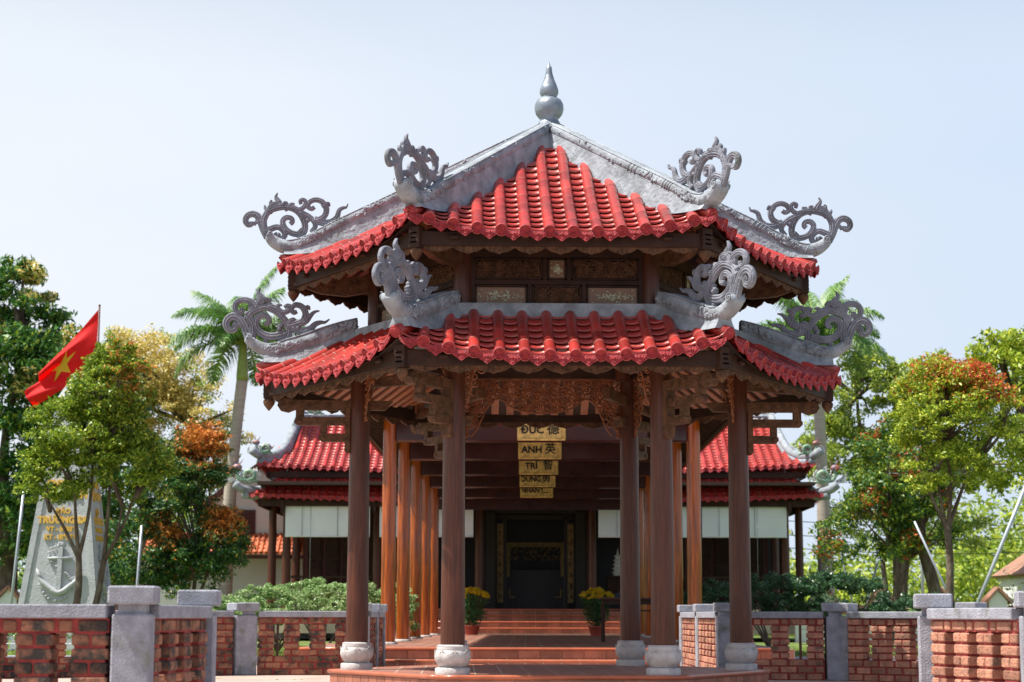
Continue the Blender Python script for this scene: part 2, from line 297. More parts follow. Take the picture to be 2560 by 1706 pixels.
# ------------------------------------------------------------------ roof tile builder
def roof_face(B, P, o, ux, out, W, prof, smax, nrow, sp, rad, dz=(0, 0), seg=.25, course=.17, lift=.03, nb=8, detail=True, wings=True):
    """B: barrels (slots tile, cap, joint)  P: pans (slots pan, drip)"""
    o, ux, out = Vector(o), Vector(ux), Vector(out); upk, fall = dz
    def pt(u, s, h=0):
        z = prof(s) + upk * (abs(u) / W) ** 3 * max(0, 1 - s / fall if fall else 0)
        d = (prof(s + .01) - prof(s - .01)) / .02; ln = math.hypot(1, d)
        return o + ux * u - out * (s - h * d / ln) + Vector((0, 0, z + h / ln))
    us = [(i - (nrow - 1) / 2) * sp for i in range(nrow)]
    for u in us:
        L = smax(u)
        if L < .06: L = .06
        ns = max(1, int(round(L / seg))); c = rad * .55
        for k in range(ns):
            s0, s1 = L * k / ns - (.0 if k else .02), L * (k + 1) / ns + .01
            vs = []
            for s_, r_ in ((s0, rad * 1.035), (s1, rad * .965)):
                for j in range(nb + 1):
                    a = -.35 + (math.pi + .7) * j / nb
                    vs.append(pt(u + r_ * math.cos(a), s_, c + r_ * math.sin(a)))
            B.cur = 0; B.add(vs, [[j + 1, j, nb + 1 + j, nb + 2 + j] for j in range(nb)], True)
            if detail and k:
                B.cur = 2; vs = []
                for s_, r_ in ((s0 - .012, rad * 1.05), (s0 - .004, rad * 1.05)):
                    for j in range(nb + 1):
                        a = -.2 + (math.pi + .4) * j / nb; vs.append(pt(u + r_ * math.cos(a), s_, c + r_ * math.sin(a)))
                B.add(vs, [[j + 1, j, nb + 1 + j, nb + 2 + j] for j in range(nb)], True)
        # round end cap
        q = 16 if detail else 8; B.cur = 1
        f = pt(u, -.03, c); r = rad * 1.07; bk = pt(u, .02, c)
        dn = (f - bk).normalized(); vz = (Vector((0, 0, 1)) - dn * dn.z).normalized()
        ring = lambda ce, rr: [ce + ux * rr * math.cos(6.2832 * j / q) + vz * rr * math.sin(6.2832 * j / q) for j in range(q)]
        rings = [ring(bk, r), ring(f, r), ring(f, r * .84), ring(f - dn * .006, r * .80)] if detail else [ring(bk, r), ring(f, r)]
        if detail: rings += [ring(f - dn * .006, r * .50), ring(f - dn * .001, r * .45), ring(f - dn * .001, r * .30), ring(f - dn * .006, r * .25)]
        vs = [p for rg in rings for p in rg]; nr = len(rings)
        B.add(vs, [[a * q + (j + 1) % q, a * q + j, (a + 1) * q + j, (a + 1) * q + (j + 1) % q] for a in range(nr - 1) for j in range(q)] + [[(nr - 1) * q + j for j in range(q)][::1]], False)
        if detail:
            B.cur = 3; B.tube([p + dn * .002 for p in ring(f, r * .985)] + [ring(f, r * .985)[0] + dn * .002], .0045, 4, cap=False)
    # pans
    gaps = [(us[i] + us[i + 1]) / 2 for i in range(nrow - 1)]
    if wings: gaps = [us[0] - sp / 2] + gaps + [us[-1] + sp / 2]
    hw = sp / 2 - rad * .35; na = 6 if detail else 3
    for gi, u in enumerate(gaps):
        e1, e2 = smax(u - hw), smax(u + hw); L = max(.12, max(e1, e2) + .08)
        nc = max(1, int(round(L / course))); P.cur = 0
        for k in range(nc):
            s0, s1 = L * k / nc, L * (k + 1) / nc
            vs = []
            for s_, h in ((s0, lift), (s1 + .02, .004)):
                for j in range(na + 1):
                    x = -1 + 2 * j / na; sc = max(.12, smax(u + x * hw) + .06); vs.append(pt(u + x * hw, min(s_, sc), h + .032 * x * x))
            for j in range(na + 1):
                x = -1 + 2 * j / na; sc = max(.12, smax(u + x * hw) + .06); vs.append(pt(u + x * hw, min(s0, sc), lift - .016 + .032 * x * x))
            n1 = na + 1
            P.add(vs, [[j, j + 1, n1 + j + 1, n1 + j] for j in range(na)] + [[2 * n1 + j, 2 * n1 + j + 1, j + 1, j] for j in range(na)], True)
        # pointed drip tile hanging under the pan mouth
        P.cur = 1
        f = pt(u, -.015, lift); dd = (Vector((0, 0, -1)) * .96 + out * .27).normalized(); a = hw * 1.12; dpt = sp * .50 if detail else sp * .45
        outl = [(-a, .018), (-a, -.02), (-a * .80, -dpt * .42), (-a * .55, -dpt * .62), (-a * .38, -dpt * .70), (-a * .2, -dpt * .86), (0, -dpt), (a * .2, -dpt * .86), (a * .38, -dpt * .70), (a * .55, -dpt * .62), (a * .80, -dpt * .42), (a, -.02), (a, .018)]
        top = [(x * a, -.014 + .032 * x * x) for x in (.6, .2, -.2, -.6)]
        poly = outl + top
        P.prism([(p[0], -p[1]) for p in poly][::-1], f, ux, dd, .014)
        if detail:
            poly2 = [(p[0] * .72, -p[1] * .74 + .006) for p in poly][::-1]; P.prism(poly2, f + out * .008, ux, dd, .010)
            P.ball(f + dd * dpt * .38 + out * .016, .018, 6, 4, (1.2, .6, 1)); P.ball(f + dd * dpt * .40 + out * .014 + ux * .03, .012, 6, 4); P.ball(f + dd * dpt * .40 + out * .014 - ux * .03, .012, 6, 4)
    return pt
C60 = [(math.cos(R_(60 * k)), math.sin(R_(60 * k))) for k in range(6)]
def hexpt(r, k, z): return Vector((r * C60[k % 6][0], r * C60[k % 6][1], z))
def hex_ring_mb(mb, r0, r1, z0, z1):
    for k in range(6):
        a, b, c, d = hexpt(r1, k, z0), hexpt(r1, k + 1, z0), hexpt(r0, k + 1, z0), hexpt(r0, k, z0); h = Vector((0, 0, z1 - z0))
        mb.add([a, b, c, d, a + h, b + h, c + h, d + h], [[0, 3, 2, 1], [4, 5, 6, 7], [0, 1, 5, 4], [2, 3, 7, 6]])
# ------------------------------------------------------------------ the pavilion
pav = empty('pavilion', (0, 0, 0), 0, 'open hexagonal two tiered pavilion with red tiled roofs, grey scroll ridges and brown timber columns', 'pavilion')
# platform
RP = 2.637; mb = MB(); mb.add([hexpt(RP - .03, k, -.02) for k in range(6)] + [hexpt(RP - .03, k, ZP - .02) for k in range(6)], [list(range(6))] + [[k, k + 6, (k + 1) % 6 + 6, (k + 1) % 6] for k in range(6)])
plat = mb.build('platform', M['grout'], pav)
mb = MB(); mb.add([hexpt(RP - .04, k, 0) for k in range(6)], [list(range(6))]); mb.build('floor_tiles', M['tile'], plat)
mb = MB()
for k in range(6):
    a, b = hexpt(RP - .015, k, -.02), hexpt(RP - .015, k + 1, -.02); mb.tube([a + (b - a) * i / 12 for i in range(13)], .026, 10)
    mb.ball(a, .026)
mb.build('platform_nosing', M['nosing'], plat)
mb = MB()
for k in range(6):
    a, b = hexpt(RP - .025, k, 0), hexpt(RP - .025, k + 1, 0); d = (b - a).normalized(); n = Vector((d.y, -d.x, 0)); L = (b - a).length; q = 13
    for i in range(q):
        for z0, z1 in ((-.05, -.20),):
            c = a + d * (L * (i + .5) / q) + Vector((0, 0, (z0 + z1) / 2)); mb.box(c, (L / q - .008, .012, z0 - z1), mtx=Matrix((d, -n, Vector((0, 0, 1)))).transposed(), bev=.003)
mb.build('riser_tiles', M['tilerim'], plat)
# columns on lotus bases
def lotus_base_mb(s=1.0):
    mb = MB()
    mb.lathe([(.188 * s, 0), (.19 * s, .012), (.19 * s, .068), (.180 * s, .075), (.152 * s, .08)], 32)
    fn = lambda a, z: 1 + (.085 * abs(math.sin(4 * a)) ** .6 - .05) * max(0, math.sin(min(1, max(0, (z - .08) / .17)) * math.pi)) ** .6
    mb.lathe([(.125 * s, .078), (.155 * s, .10), (.183 * s, .14), (.196 * s, .185), (.194 * s, .225), (.180 * s, .258), (.166 * s, .27)], 64, fn=fn, cap=False)
    # scalloped petal tips and beaded collar
    mb.lathe([(.172 * s, .258), (.176 * s, .272), (.170 * s, .30), (.160 * s, .318), (.135 * s, .322)], 40, cap=True)
    for i in range(8):
        for k in range(9):
            t = (k - 4) / 4; a = math.pi / 4 * (i + .5) + t * math.pi / 8.2; z = .262 - .045 * (1 - abs(t) ** 1.6)
            mb.ball((.190 * s * math.cos(a), .190 * s * math.sin(a), z), .0085, 6, 4)
    for i in range(44):
        a = 2 * math.pi * i / 44; mb.ball((.168 * s * math.cos(a), .168 * s * math.sin(a), .306), .008, 5, 4)
    return mb
colm = None
def fluteless(r0, r1, z0, z1, n=28):
    return [(r0 * .985, z0), (r0, z0 + .02)] + [(r0 + (r1 - r0) * t / 8, z0 + .02 + (z1 - z0 - .02) * t / 8) for t in range(1, 9)]
for k in range(6):
    if colm is None:
        m1 = MB(); m1.lathe(fluteless(.134, .116, .322, 3.78), 32); colm = m1.build('column', M['column'], pav, hexpt(2.3, 0, 0)); bs = lotus_base_mb().build('lotus_base', M['marble'], colm)
    else:
        c = link_copy(colm, pav); c.location = hexpt(2.3, k, 0); c.rotation_euler = (0, 0, R_(47 * k))
# hexagonal ring beams
mb = MB(); hex_ring_mb(mb, 2.22, 2.38, 3.75, 3.88); mb.build('ring_beam', M['wood'], pav)
# cantilever bracket arms at each column (built in the radial plane)
def radial(mb, pts, th=.10, k=0):
    mb.prism(pts, (0, 0, 0), (1, 0, 0), (0, 0, 1), th)
def rbox(x0, x1, z0, z1, e=.02): return [(x0, z0), (x1 - e, z0), (x1, z0 + e), (x1, z1 - e), (x1 - e, z1), (x0, z1)]
arm = MB()
radial(arm, [(1.9, 3.21), (2.0, 3.10), (3.10, 3.10), (3.17, 3.07), (3.26, 3.09), (3.30, 3.15), (3.28, 3.21), (3.22, 3.24), (3.12, 3.22)], .11)
radial(arm, rbox(2.98, 3.075, 3.0, 3.105, .004), .085); radial(arm, rbox(2.42, 3.09, 2.915, 3.01, .03), .10)
radial(arm, rbox(2.70, 2.775, 2.80, 2.92, .004), .085); radial(arm, rbox(2.42, 2.79, 2.715, 2.81, .03), .10)
radial(arm, [(2.415, 2.60), (2.445, 2.57), (2.48, 2.60), (2.48, 3.12), (2.415, 3.12)], .12)
radial(arm, [(1.60, 3.42), (3.30, 3.30), (3.30, 3.38), (1.60, 3.56)], .10)
for x, z in ((3.22, 3.15), (3.03, 2.96), (2.74, 2.76)):
    for sg in (-1, 1): arm.ball((x, sg * .052, z), .03, 8, 5, (1, .4, 1)); 
a0 = arm.build('bracket_arm', M['carved'], pav)
for k in range(1, 6): c = link_copy(a0, pav); c.rotation_euler = (0, 0, R_(60 * k))
# scroll spandrels on both sides of each column, and the back bay fretwork
def spiral(cx, cz, r, a0, turns, sgn=1, n=14):
    return [(cx + r * (1 - .82 * t / n) * math.cos(a0 + sgn * 6.283 * turns * t / n), cz + r * (1 - .82 * t / n) * math.sin(a0 + sgn * 6.283 * turns * t / n)) for t in range(n + 1)]
def fret(mb, x0, x1, z0, z1, inside, cell=.075, rad=.0085, depth=.012, seed=1, toW=None):
    rs = random.Random(seed); nx, nz = max(1, round((x1 - x0) / cell)), max(1, round((z1 - z0) / cell))
    for i in range(nx):
        for j in range(nz):
            cx, cz = x0 + (i + .5 + rs.uniform(-.15, .15)) * (x1 - x0) / nx, z0 + (j + .5 + rs.uniform(-.15, .15)) * (z1 - z0) / nz
            if not inside(cx, cz): continue
            a = rs.uniform(0, 6.28); sg = rs.choice((-1, 1)); r = cell * rs.uniform(.5, .68)
            pts = spiral(cx, cz, r, a, rs.uniform(1.0, 1.4), sg)
            tail = [(cx + r * 1.5 * math.cos(a - sg * .9), cz + r * 1.5 * math.sin(a - sg * .9))]
            P = [toW(*p) for p in tail + pts]
            mb.tube(P, [rad * .6] + [rad * (1.1 - .5 * t / len(pts)) for t in range(len(pts))], 5, cap=False)
            if rs.random() < .35: mb.ball(toW(cx, cz), rad * 2.2, 6, 4)
def spandrel(mb, x0, sg, z1, h, wd, toW, seed):
    fret(mb, min(x0, x0 + sg * wd), max(x0, x0 + sg * wd), z1 - h, z1, lambda x, z: (abs(x - x0) / wd) + ((z1 - z) / h) < 1.12, .07, .010, seed=seed, toW=toW)
    P = [(x0 + sg * .02, z1 - h), (x0 + sg * .07, z1 - h * .8), (x0 + sg * .10, z1 - h * .55), (x0 + sg * .17, z1 - h * .42), (x0 + sg * .19, z1 - h * .25), (x0 + sg * wd, z1 - h * .12), (x0 + sg * wd, z1)]
    mb.tube([toW(p.x, p.y) for p in spline([Vector(p) for p in P], 4)], .012, 6)
for k in range(6):
    a, b = hexpt(2.3, k, 0), hexpt(2.3, k + 1, 0); d = (b - a).normalized(); mid = (a + b) / 2
    toW = lambda x, z, mid=mid, d=d: mid + d * x + Vector((0, 0, z))
    for sg in (-1, 1):
        mb = MB(); spandrel(mb, sg * 1.04, -sg, 3.74, .78, .30, toW, k * 2 + sg)
        mb.beam(toW(sg * 1.02, 2.92), toW(sg * 1.02, 3.74), .05, .035)
        mb.build('scroll_spandrel', M['orangewood'], pav)
k = 1; a, b = hexpt(2.3, 1, 0), hexpt(2.3, 2, 0); d = (b - a).normalized(); mid = (a + b) / 2
toW = lambda x, z: mid + d * x + Vector((0, 0, z)); mb = MB()
for p, q in (((-.98, 3.74), (.98, 3.74)), ((-.98, 2.95), (-.98, 3.74)), ((.98, 2.95), (.98, 3.74))): mb.beam(toW(*p), toW(*q), .05, .03)
mb.build('fret_frame', M['orangewood'], pav)
mb = MB()
def arch(x, z):
    ax = abs(x); lo = 3.48 if .52 < ax < .62 else (3.31 + .15 * (ax / .52) ** 2 if ax < .52 else 3.52 - (ax - .62) * 1.35)
    return z > lo and ax < .97
fret(mb, -.97, .97, 2.98, 3.73, arch, .105, .013, seed=11, toW=toW); fret(mb, -.97, .97, 2.98, 3.73, arch, .085, .010, seed=12, toW=toW)
for sg in (-1, 1):
    P = [(sg * .94, 2.98), (sg * .86, 3.08), (sg * .80, 3.22), (sg * .72, 3.38), (sg * .62, 3.47), (sg * .52, 3.46), (sg * .40, 3.36), (sg * .2, 3.31), (0, 3.29)]
    mb.tube([toW(p.x, p.y) for p in spline([Vector(p) for p in P], 5)], .014, 6)
mb.build('fretwork_panel', M['orangewood'], pav)
# fascia boards, lotus valances, corner posts, pendant buds
def pointed_valance(mb, a, b, z, drop=.085, n=8, th=.02):
    d = (b - a); L = d.length; d.normalize(); wv = L / n; poly = [(0, 0)]
    poly = [(0, 0), (0, -.02)]
    for i in range(n):
        x0 = i * wv; s = 1 if 0 < i < n - 1 else .8
        for t, h in ((.06, .35), (.16, .62), (.28, .78), (.40, .86), (.5, 1.06), (.60, .86), (.72, .78), (.84, .62), (.94, .35)): poly.append((x0 + t * wv, -drop * h * s))
        poly.append((x0 + wv, -.018))
    poly.append((L, 0)); mb.prism(poly[::-1], a + Vector((0, 0, z)), d, Vector((0, 0, 1)), th)
    nrm = Vector((d.y, -d.x, 0))
    for i in range(n):
        for t in (-.26, -.13, 0, .13, .26):
            p = a + d * ((i + .5 + t) * wv) + Vector((0, 0, z)) + nrm * th * .55
            q = a + d * ((i + .5 + t * 1.25) * wv) + Vector((0, 0, z - drop * (.9 - abs(t) * .8))) + nrm * th * .55
            mb.tube([p, q], .004, 4, cap=False)
def tier_trim(RB, z0, z1, bz, tag_):
    """fascia at radius RB from z0 to z1, pendants bottom at bz"""
    f0 = v0 = p0 = None
    mb = MB(); a, b = hexpt(RB - .03, 4, 0), hexpt(RB - .03, 5, 0); am = (a + b) / 2
    n = Vector((0, -1, 0))
    mb.box((am.x, am.y, (z0 + z1) / 2), ((b - a).length - .06, .05, z1 - z0), bev=.006)
    L = (b - a).length
    for x in (-L * .37, -L * .125, L * .125, L * .37): mb.box((x, am.y - .045, z0 + (z1 - z0) * .55), (.11, .06, .045), bev=.012)
    f0 = mb.build('eave_board', M['wood'], pav)
    mb = MB(); pointed_valance(mb, a + Vector((.06, .015, 0)), b + Vector((-.06, .015, 0)), z0 + .004, .085, 9); v0 = mb.build('valance', M['carved'], pav)
    for k in range(1, 6):
        for o in (f0, v0): c = link_copy(o, pav); c.rotation_euler = (0, 0, R_(60 * k))
    mb = MB(); mb.box((RB - .03, 0, (z0 - .03 + z1 + .05) / 2), (.13, .13, z1 - z0 + .08), bev=.008)
    for sg in (-1, 1):
        for i in range(3):
            mb.box((RB + .036, sg * .0, z0 + .03 + i * .05), (.012, .08 - .02 * (i % 2), .014))
    p0 = mb.build('corner_post', M['wood'], pav)
    mb = MB(); mb.lathe([(.02, bz + .16), (.03, bz + .15), (.062, bz + .135), (.07, bz + .11), (.06, bz + .075), (.03, bz + .03), (.004, bz)][::-1], 18, c=(RB - .03, 0, 0), fn=lambda a, z: 1 + .05 * math.cos(8 * a)); mb.build('pendant_bud', M['carved'], p0)
    for k in range(1, 6): c = link_copy(p0, pav); c.rotation_euler = (0, 0, R_(60 * k))
tier_trim(3.435, 3.262, 3.43, 3.088, 'lower'); tier_trim(3.164, 4.60, 4.76, 4.429, 'upper')
# roofs
LT, LA, LK = 3.60, .15, .9
def prof_l(s): return 3.335 + .50 * s + .06 * s * s
def prof_u(s): return 4.715 + .50 * s + .045 * s * s
def make_roof(R, prof, upk, stop, sp, name, zt):
    B, P = MB(), MB(); W = R / 2; ap = R * .8660254
    for k in range(6):
        n = Vector((math.cos(R_(60 * k + 30)), math.sin(R_(60 * k + 30)), 0)); ux = Vector((-n.y, n.x, 0))
        roof_face(B, P, n * ap, ux, n, W, prof, lambda u: min(stop, max(0, (W - abs(u)) * 1.732 - .07)), 12, sp, .064, (upk, 1.7), lift=.038)
    r = B.build(name, [M['red'], M['redcap'], M['mortar'], M['redrim']], pav); P.build('pan_tiles', [M['redpan'], M['redcap']], r)
    # boarding below the tiles and rafters
    mb = MB(); n_ = 6
    for k in range(6):
        n = Vector((math.cos(R_(60 * k + 30)), math.sin(R_(60 * k + 30)), 0)); ux = Vector((-n.y, n.x, 0)); vs = []
        for j in range(n_ + 1):
            s = (stop + .1) * j / n_; w_ = max(.0, W - s * .577)
            for i in range(9):
                u = -w_ + 2 * w_ * i / 8; vs.append(n * (ap - s - .04) + ux * u + Vector((0, 0, prof(s) - .035 + upk * (abs(u) / W) ** 3 * max(0, 1 - s / 1.7))))
        mb.add(vs, [[j * 9 + i, j * 9 + i + 1, (j + 1) * 9 + i + 1, (j + 1) * 9 + i] for j in range(n_) for i in range(8)])
    mb.build('roof_boarding', M['soffit'], r)
    mb = MB()
    for k in range(6):
        n = Vector((math.cos(R_(60 * k + 30)), math.sin(R_(60 * k + 30)), 0)); ux = Vector((-n.y, n.x, 0))
        for i in range(17):
            u = (i - 8) * W * 2 / 17.5; L = min(stop, max(.05, (W - abs(u)) * 1.732 - .05))
            mb.beam(n * (ap - .22) + ux * u + Vector((0, 0, prof(.22) - .075 + upk * (abs(u) / W) ** 3 * .8)), n * (ap - L) + ux * u + Vector((0, 0, prof(L) - .075)), .10, .03)
    mb.build('rafters', M['rafter'], r)
    return r
roofL = make_roof(3.56, prof_l, .24, 1.06, .268, 'lower_roof', 4.0)
roofU = make_roof(3.29, prof_u, .20, 2.62, .260, 'upper_roof', 6.3)
mb = MB(); hex_ring_mb(mb, 2.06, 2.42, 3.90, 4.082); mb.build('ridge_band', M['plaster'], roofL)
# hip ridges: roll traced in the ridge plane (x outward, z up)
def TU(x, y): px, py = x / 3.92, y / 3.92; return (4.019 - .00493 * px - .00013 * py, 6.003 - .00504 * py)
def TL(x, y): px, py = x / 3.92, y / 3.92; return ((3.987 - .00488 * px - .00012 * py) * 1.012, 4.699 - .00496 * py)
topU = [(.06, 6.72)] + [TU(*p) for p in ((1700, 145), (1480, 250), (1130, 415), (880, 545), (780, 595), (690, 622), (620, 628), (560, 615), (505, 588), (475, 570))]
botU = [(.06, 6.57)] + [TU(*p) for p in ((1740, 235), (1520, 340), (1170, 510), (910, 640), (810, 695), (700, 745), (590, 755), (480, 710), (405, 630), (430, 560))]
topL = [TL(*p) for p in ((1330, 370), (1180, 405), (1000, 460), (850, 515), (740, 552), (640, 580), (560, 612), (480, 622), (400, 605), (345, 575), (300, 556))]
botL = [TL(*p) for p in ((1330, 520), (1200, 560), (1010, 635), (880, 675), (760, 706), (650, 730), (540, 752), (430, 742), (320, 690), (238, 610), (262, 552))]
def ridge_mb(top, bot, roofz, r_end, half=.10, r0=None):
    T_, B_ = spline([Vector(p) for p in top], 3), spline([Vector(p) for p in bot], 3); mb = MB(); n = 14; vs = []
    for t, b in zip(T_, B_):
        m = (t + b) / 2; h = (t - b) / 2
        for j in range(n):
            a = 2 * math.pi * j / n; ca, sa = math.cos(a), math.sin(a); ca = math.copysign(abs(ca) ** .55, ca); sa = math.copysign(abs(sa) ** .8, sa)
            q = m + h * sa; vs.append((q.x, half * ca, q.y))
    k = len(T_); mb.add(vs, [[i * n + j, (i + 1) * n + j, (i + 1) * n + (j + 1) % n, i * n + (j + 1) % n] for i in range(k - 1) for j in range(n)] + [list(range(n)), [(k - 1) * n + j for j in range(n)][::-1]], True)
    # edge fillets
    for e, off in ((T_, -.012), (B_, .010)):
        for sg in (-1, 1): mb.tube([(p.x, sg * half * .82, p.y + off) for p in e[:int(k * .72)]], .010, 5)
    # skirt down to the tiles
    st = [(p.x, p.y) for p in B_ if p.x < r_end and True]; st = [p for i, p in enumerate(st) if i == 0 or p[0] > st[i - 1][0] + .01]
    last = st[-1]
    if last[0] < r_end - .02: st.append((r_end, last[1] - .01))
    vs = []
    for x, z in st:
        zb = roofz(x) - .02 + .10 * max(0, min(1, (x - r_end + .6) / .6)); zt = z + .03
        for y, zz in ((-half * 1.35, zb), (-half * 1.05, (zb + zt) / 2), (-half * .85, zt), (half * .85, zt), (half * 1.05, (zb + zt) / 2), (half * 1.35, zb)): vs.append((x, y, zz))
    q = len(st); mb.add(vs, [[i * 6 + j, (i + 1) * 6 + j, (i + 1) * 6 + j + 1, i * 6 + j + 1] for i in range(q - 1) for j in range(5)] + [[0, 1, 2, 3, 4, 5], [(q - 1) * 6 + j for j in range(6)][::-1]], False)
    mb.add([(v[0], v[1], v[2]) for v in []], [])
    # relief flowers and leaf bands on both flanks
    rs = random.Random(5); K = int(k * .80)
    L = [((T_[i] + B_[i]) / 2, (T_[min(i + 1, k - 1)] - T_[i])) for i in range(K)]
    tot = 0; pts = [];
    for i in range(K - 1):
        for s in range(6):
            f = s / 6; pts.append(((L[i][0] * (1 - f) + L[i + 1][0] * f)))
    acc = 0
    for i in range(1, len(pts)):
        acc += (pts[i] - pts[i - 1]).length; ph = acc % .74; p = pts[i]; dv = (pts[i] - pts[i - 1]).normalized(); nv = Vector((-dv.y, dv.x))
        for sg in (-1, 1):
            if ph < .42 and rs.random() < .9:
                cdist = abs(ph - .21) / .21; q = p + nv * rs.uniform(-.045, .045) * (1.1 - cdist * .6); r = .014 + .016 * (1 - cdist) * rs.random()
                mm = Matrix.Rotation(rs.uniform(0, 3.14), 3, 'Y'); mb.ball((q.x, sg * half * 1.0, q.y), r, 6, 4, (1.9, .5, .8), mm)
            elif ph > .50 and ph < .68 and i % 2 == 0:
                a_ = p + nv * .055 + dv * .02; b_ = p - nv * .055 - dv * .02; c_ = p + nv * .055 - dv * .05
                mb.tube([(a_.x, sg * half * .9, a_.y), (p.x, sg * half * 1.02, p.y), (b_.x, sg * half * .9, b_.y)], .006, 4)
    # scroll eye near the tip
    e = (T_[-3] + B_[-3]) / 2
    for sg in (-1, 1): mb.tube([(q[0], sg * half * 1.0, q[1]) for q in spiral(e.x, e.y, .05, 1.2, 1.5)], .009, 5)
    return mb
def zhip(prof, R, upk):
    def f(x):
        s = max(0, (R - x) * .866); Wh = R / 2; u = Wh - s * .577
        return prof(s) + upk * (max(0, u) / Wh) ** 3 * max(0, 1 - s / 1.7)
    return f
rL = ridge_mb(topL, botL, zhip(prof_l, 3.56, .24), 3.47).build('hip_ridge', M['plaster'], roofL)
rU = ridge_mb(topU, botU, zhip(prof_u, 3.29, .20), 3.27).build('hip_ridge', M['plaster'], roofU)
# round corner tiles closing each hip
def corner_tile(R, zc, slope, par):
    mb = MB(); mb.tube([(R + .05, 0, zc - .02), (R - .15, 0, zc + .03 + slope * .1), (R - .5, 0, zc + .04 + slope * .4)], [.072, .068, .066], 14)
    mb.cur = 1; mb.tube([(R + .052, 0, zc - .02), (R + .062, 0, zc - .024)], [.074, .060], 16)
    o = mb.build('corner_tile', [M['red'], M['redcap']], par)
    for k in range(1, 6): c = link_copy(o, par); c.rotation_euler = (0, 0, R_(60 * k))
corner_tile(3.49, 3.335 + .24 + .050, .25, roofL); corner_tile(3.23, 4.715 + .20 + .05, .25, roofU)
# carved scroll ornaments: strokes of grooved stone
def stroke(mb, pts, w0, w1, TT, depth=.034, n=5):
    P = [Vector(TT(*p)) for p in pts]; S = spline(P, n); k = len(S); sc = .00134
    for lane in (-1, 0, 1):
        Q, ra = [], []
        for i, p in enumerate(S):
            t = (S[min(i + 1, k - 1)] - S[max(i - 1, 0)]); t = t.normalized() if t.length > 1e-9 else Vector((1, 0)); nv = Vector((-t.y, t.x)); w_ = (w0 + (w1 - w0) * (i / (k - 1)) ** 1.5) * sc
            q = p + nv * w_ * .62 * lane; Q.append((q.x, 0, q.y)); ra.append(max(.004, w_ * .44))
        dp = [max(depth * (.45 + .55 * (w0 + (w1 - w0) * i / (k - 1)) / max(w0, w1)), .012) * (1.12 if lane == 0 else .95) for i in range(k)]
        mb.tube(Q, ra, 8, side=(0, 1, 0), rb=dp)
def knob(mb, p, r, TT, depth=.05):
    q = TT(*p)
    mb.ball((q[0], 0, q[1]), r * .00126, 10, 6, (1, depth / (r * .00126) * 1.15, 1))
ou = MB()
for pts, a, b in [
    ([(425, 600), (385, 520), (355, 440), (320, 385), (270, 372), (225, 395), (210, 440), (235, 478), (268, 472), (272, 448)], 34, 20),
    ([(410, 560), (388, 490), (390, 420), (430, 350), (500, 315), (590, 300), (680, 318), (745, 370), (785, 450), (785, 530), (735, 600)], 30, 28),
    ([(395, 545), (450, 520), (515, 498), (565, 520), (595, 575), (560, 608), (515, 600), (500, 575), (520, 560)], 28, 16),
    ([(755, 560), (690, 565), (620, 535), (580, 485), (575, 435), (610, 405), (655, 412), (668, 445), (645, 468)], 27, 20),
    ([(400, 400), (420, 345), (470, 300), (530, 285), (575, 300), (610, 290), (608, 262), (580, 262)], 24, 14),
    ([(450, 370), (440, 320), (470, 275), (520, 262)], 22, 16),
    ([(560, 300), (530, 245), (508, 205), (524, 165)], 30, 4),
    ([(590, 325), (660, 300), (730, 325), (780, 300), (800, 255), (775, 228), (745, 240), (752, 270)], 22, 16),
    ([(740, 350), (820, 390), (875, 435), (890, 490), (850, 545)], 26, 20),
    ([(860, 440), (930, 420), (985, 380), (1000, 310), (960, 248), (895, 228), (838, 250), (820, 295), (855, 318), (885, 300)], 28, 18),
    ([(880, 420), (960, 450), (1040, 448), (1100, 400), (1125, 330), (1165, 305), (1195, 300), (1212, 265)], 34, 4),
    ([(770, 520), (730, 560), (735, 600), (770, 605)], 26, 14)]: stroke(ou, pts, a, b, TU)
for a, b, c in (((440, 345), (405, 315), (398, 285)), ((480, 292), (455, 262), (468, 235)), ((640, 305), (655, 275), (690, 268)), ((760, 400), (800, 372), (838, 378)), ((345, 445), (310, 455), (300, 485)), ((960, 300), (1015, 262), (1035, 290)), ((1040, 440), (1060, 475), (1100, 470)), ((600, 560), (575, 600), (600, 625))): stroke(ou, [a, b, c], 22, 6, TU)
for p, r in (((815, 430), 26), ((912, 430), 20), ((575, 275), 22), ((530, 575), 24)): knob(ou, p, r, TU, .036)
ol = MB()
for pts, a, b in [
    ([(290, 600), (262, 520), (225, 430), (175, 372), (115, 360), (68, 400), (62, 455), (100, 492), (145, 478), (150, 440), (125, 425)], 40, 22),
    ([(300, 600), (318, 520), (315, 440), (285, 380), (300, 320), (340, 270), (310, 220), (240, 195), (170, 215), (142, 270), (165, 318), (210, 312), (215, 275)], 34, 20),
    ([(255, 390), (300, 320), (380, 280), (450, 268), (530, 300), (600, 360), (650, 430), (668, 510), (635, 580), (565, 612)], 32, 26),
    ([(640, 520), (560, 545), (470, 550), (390, 515), (348, 450), (355, 380), (410, 345), (465, 370), (470, 415), (430, 430)], 36, 20),
    ([(340, 280), (370, 215), (420, 190), (470, 200), (468, 245), (430, 245)], 28, 16),
    ([(430, 230), (400, 170), (370, 125), (388, 75)], 36, 4),
    ([(470, 255), (540, 275), (600, 315), (660, 300), (682, 262), (650, 248), (622, 268)], 28, 16),
    ([(650, 450), (730, 430), (800, 400), (828, 330), (795, 262), (730, 242), (690, 280), (712, 318), (745, 305)], 32, 18),
    ([(760, 430), (830, 400), (875, 345), (915, 310), (962, 298)], 30, 5),
    ([(700, 460), (790, 500), (870, 475), (920, 430), (970, 412), (1015, 410), (1058, 380)], 36, 5),
    ([(560, 480), (600, 440), (575, 420)], 24, 14)]: stroke(ol, pts, a, b, TL, .037)
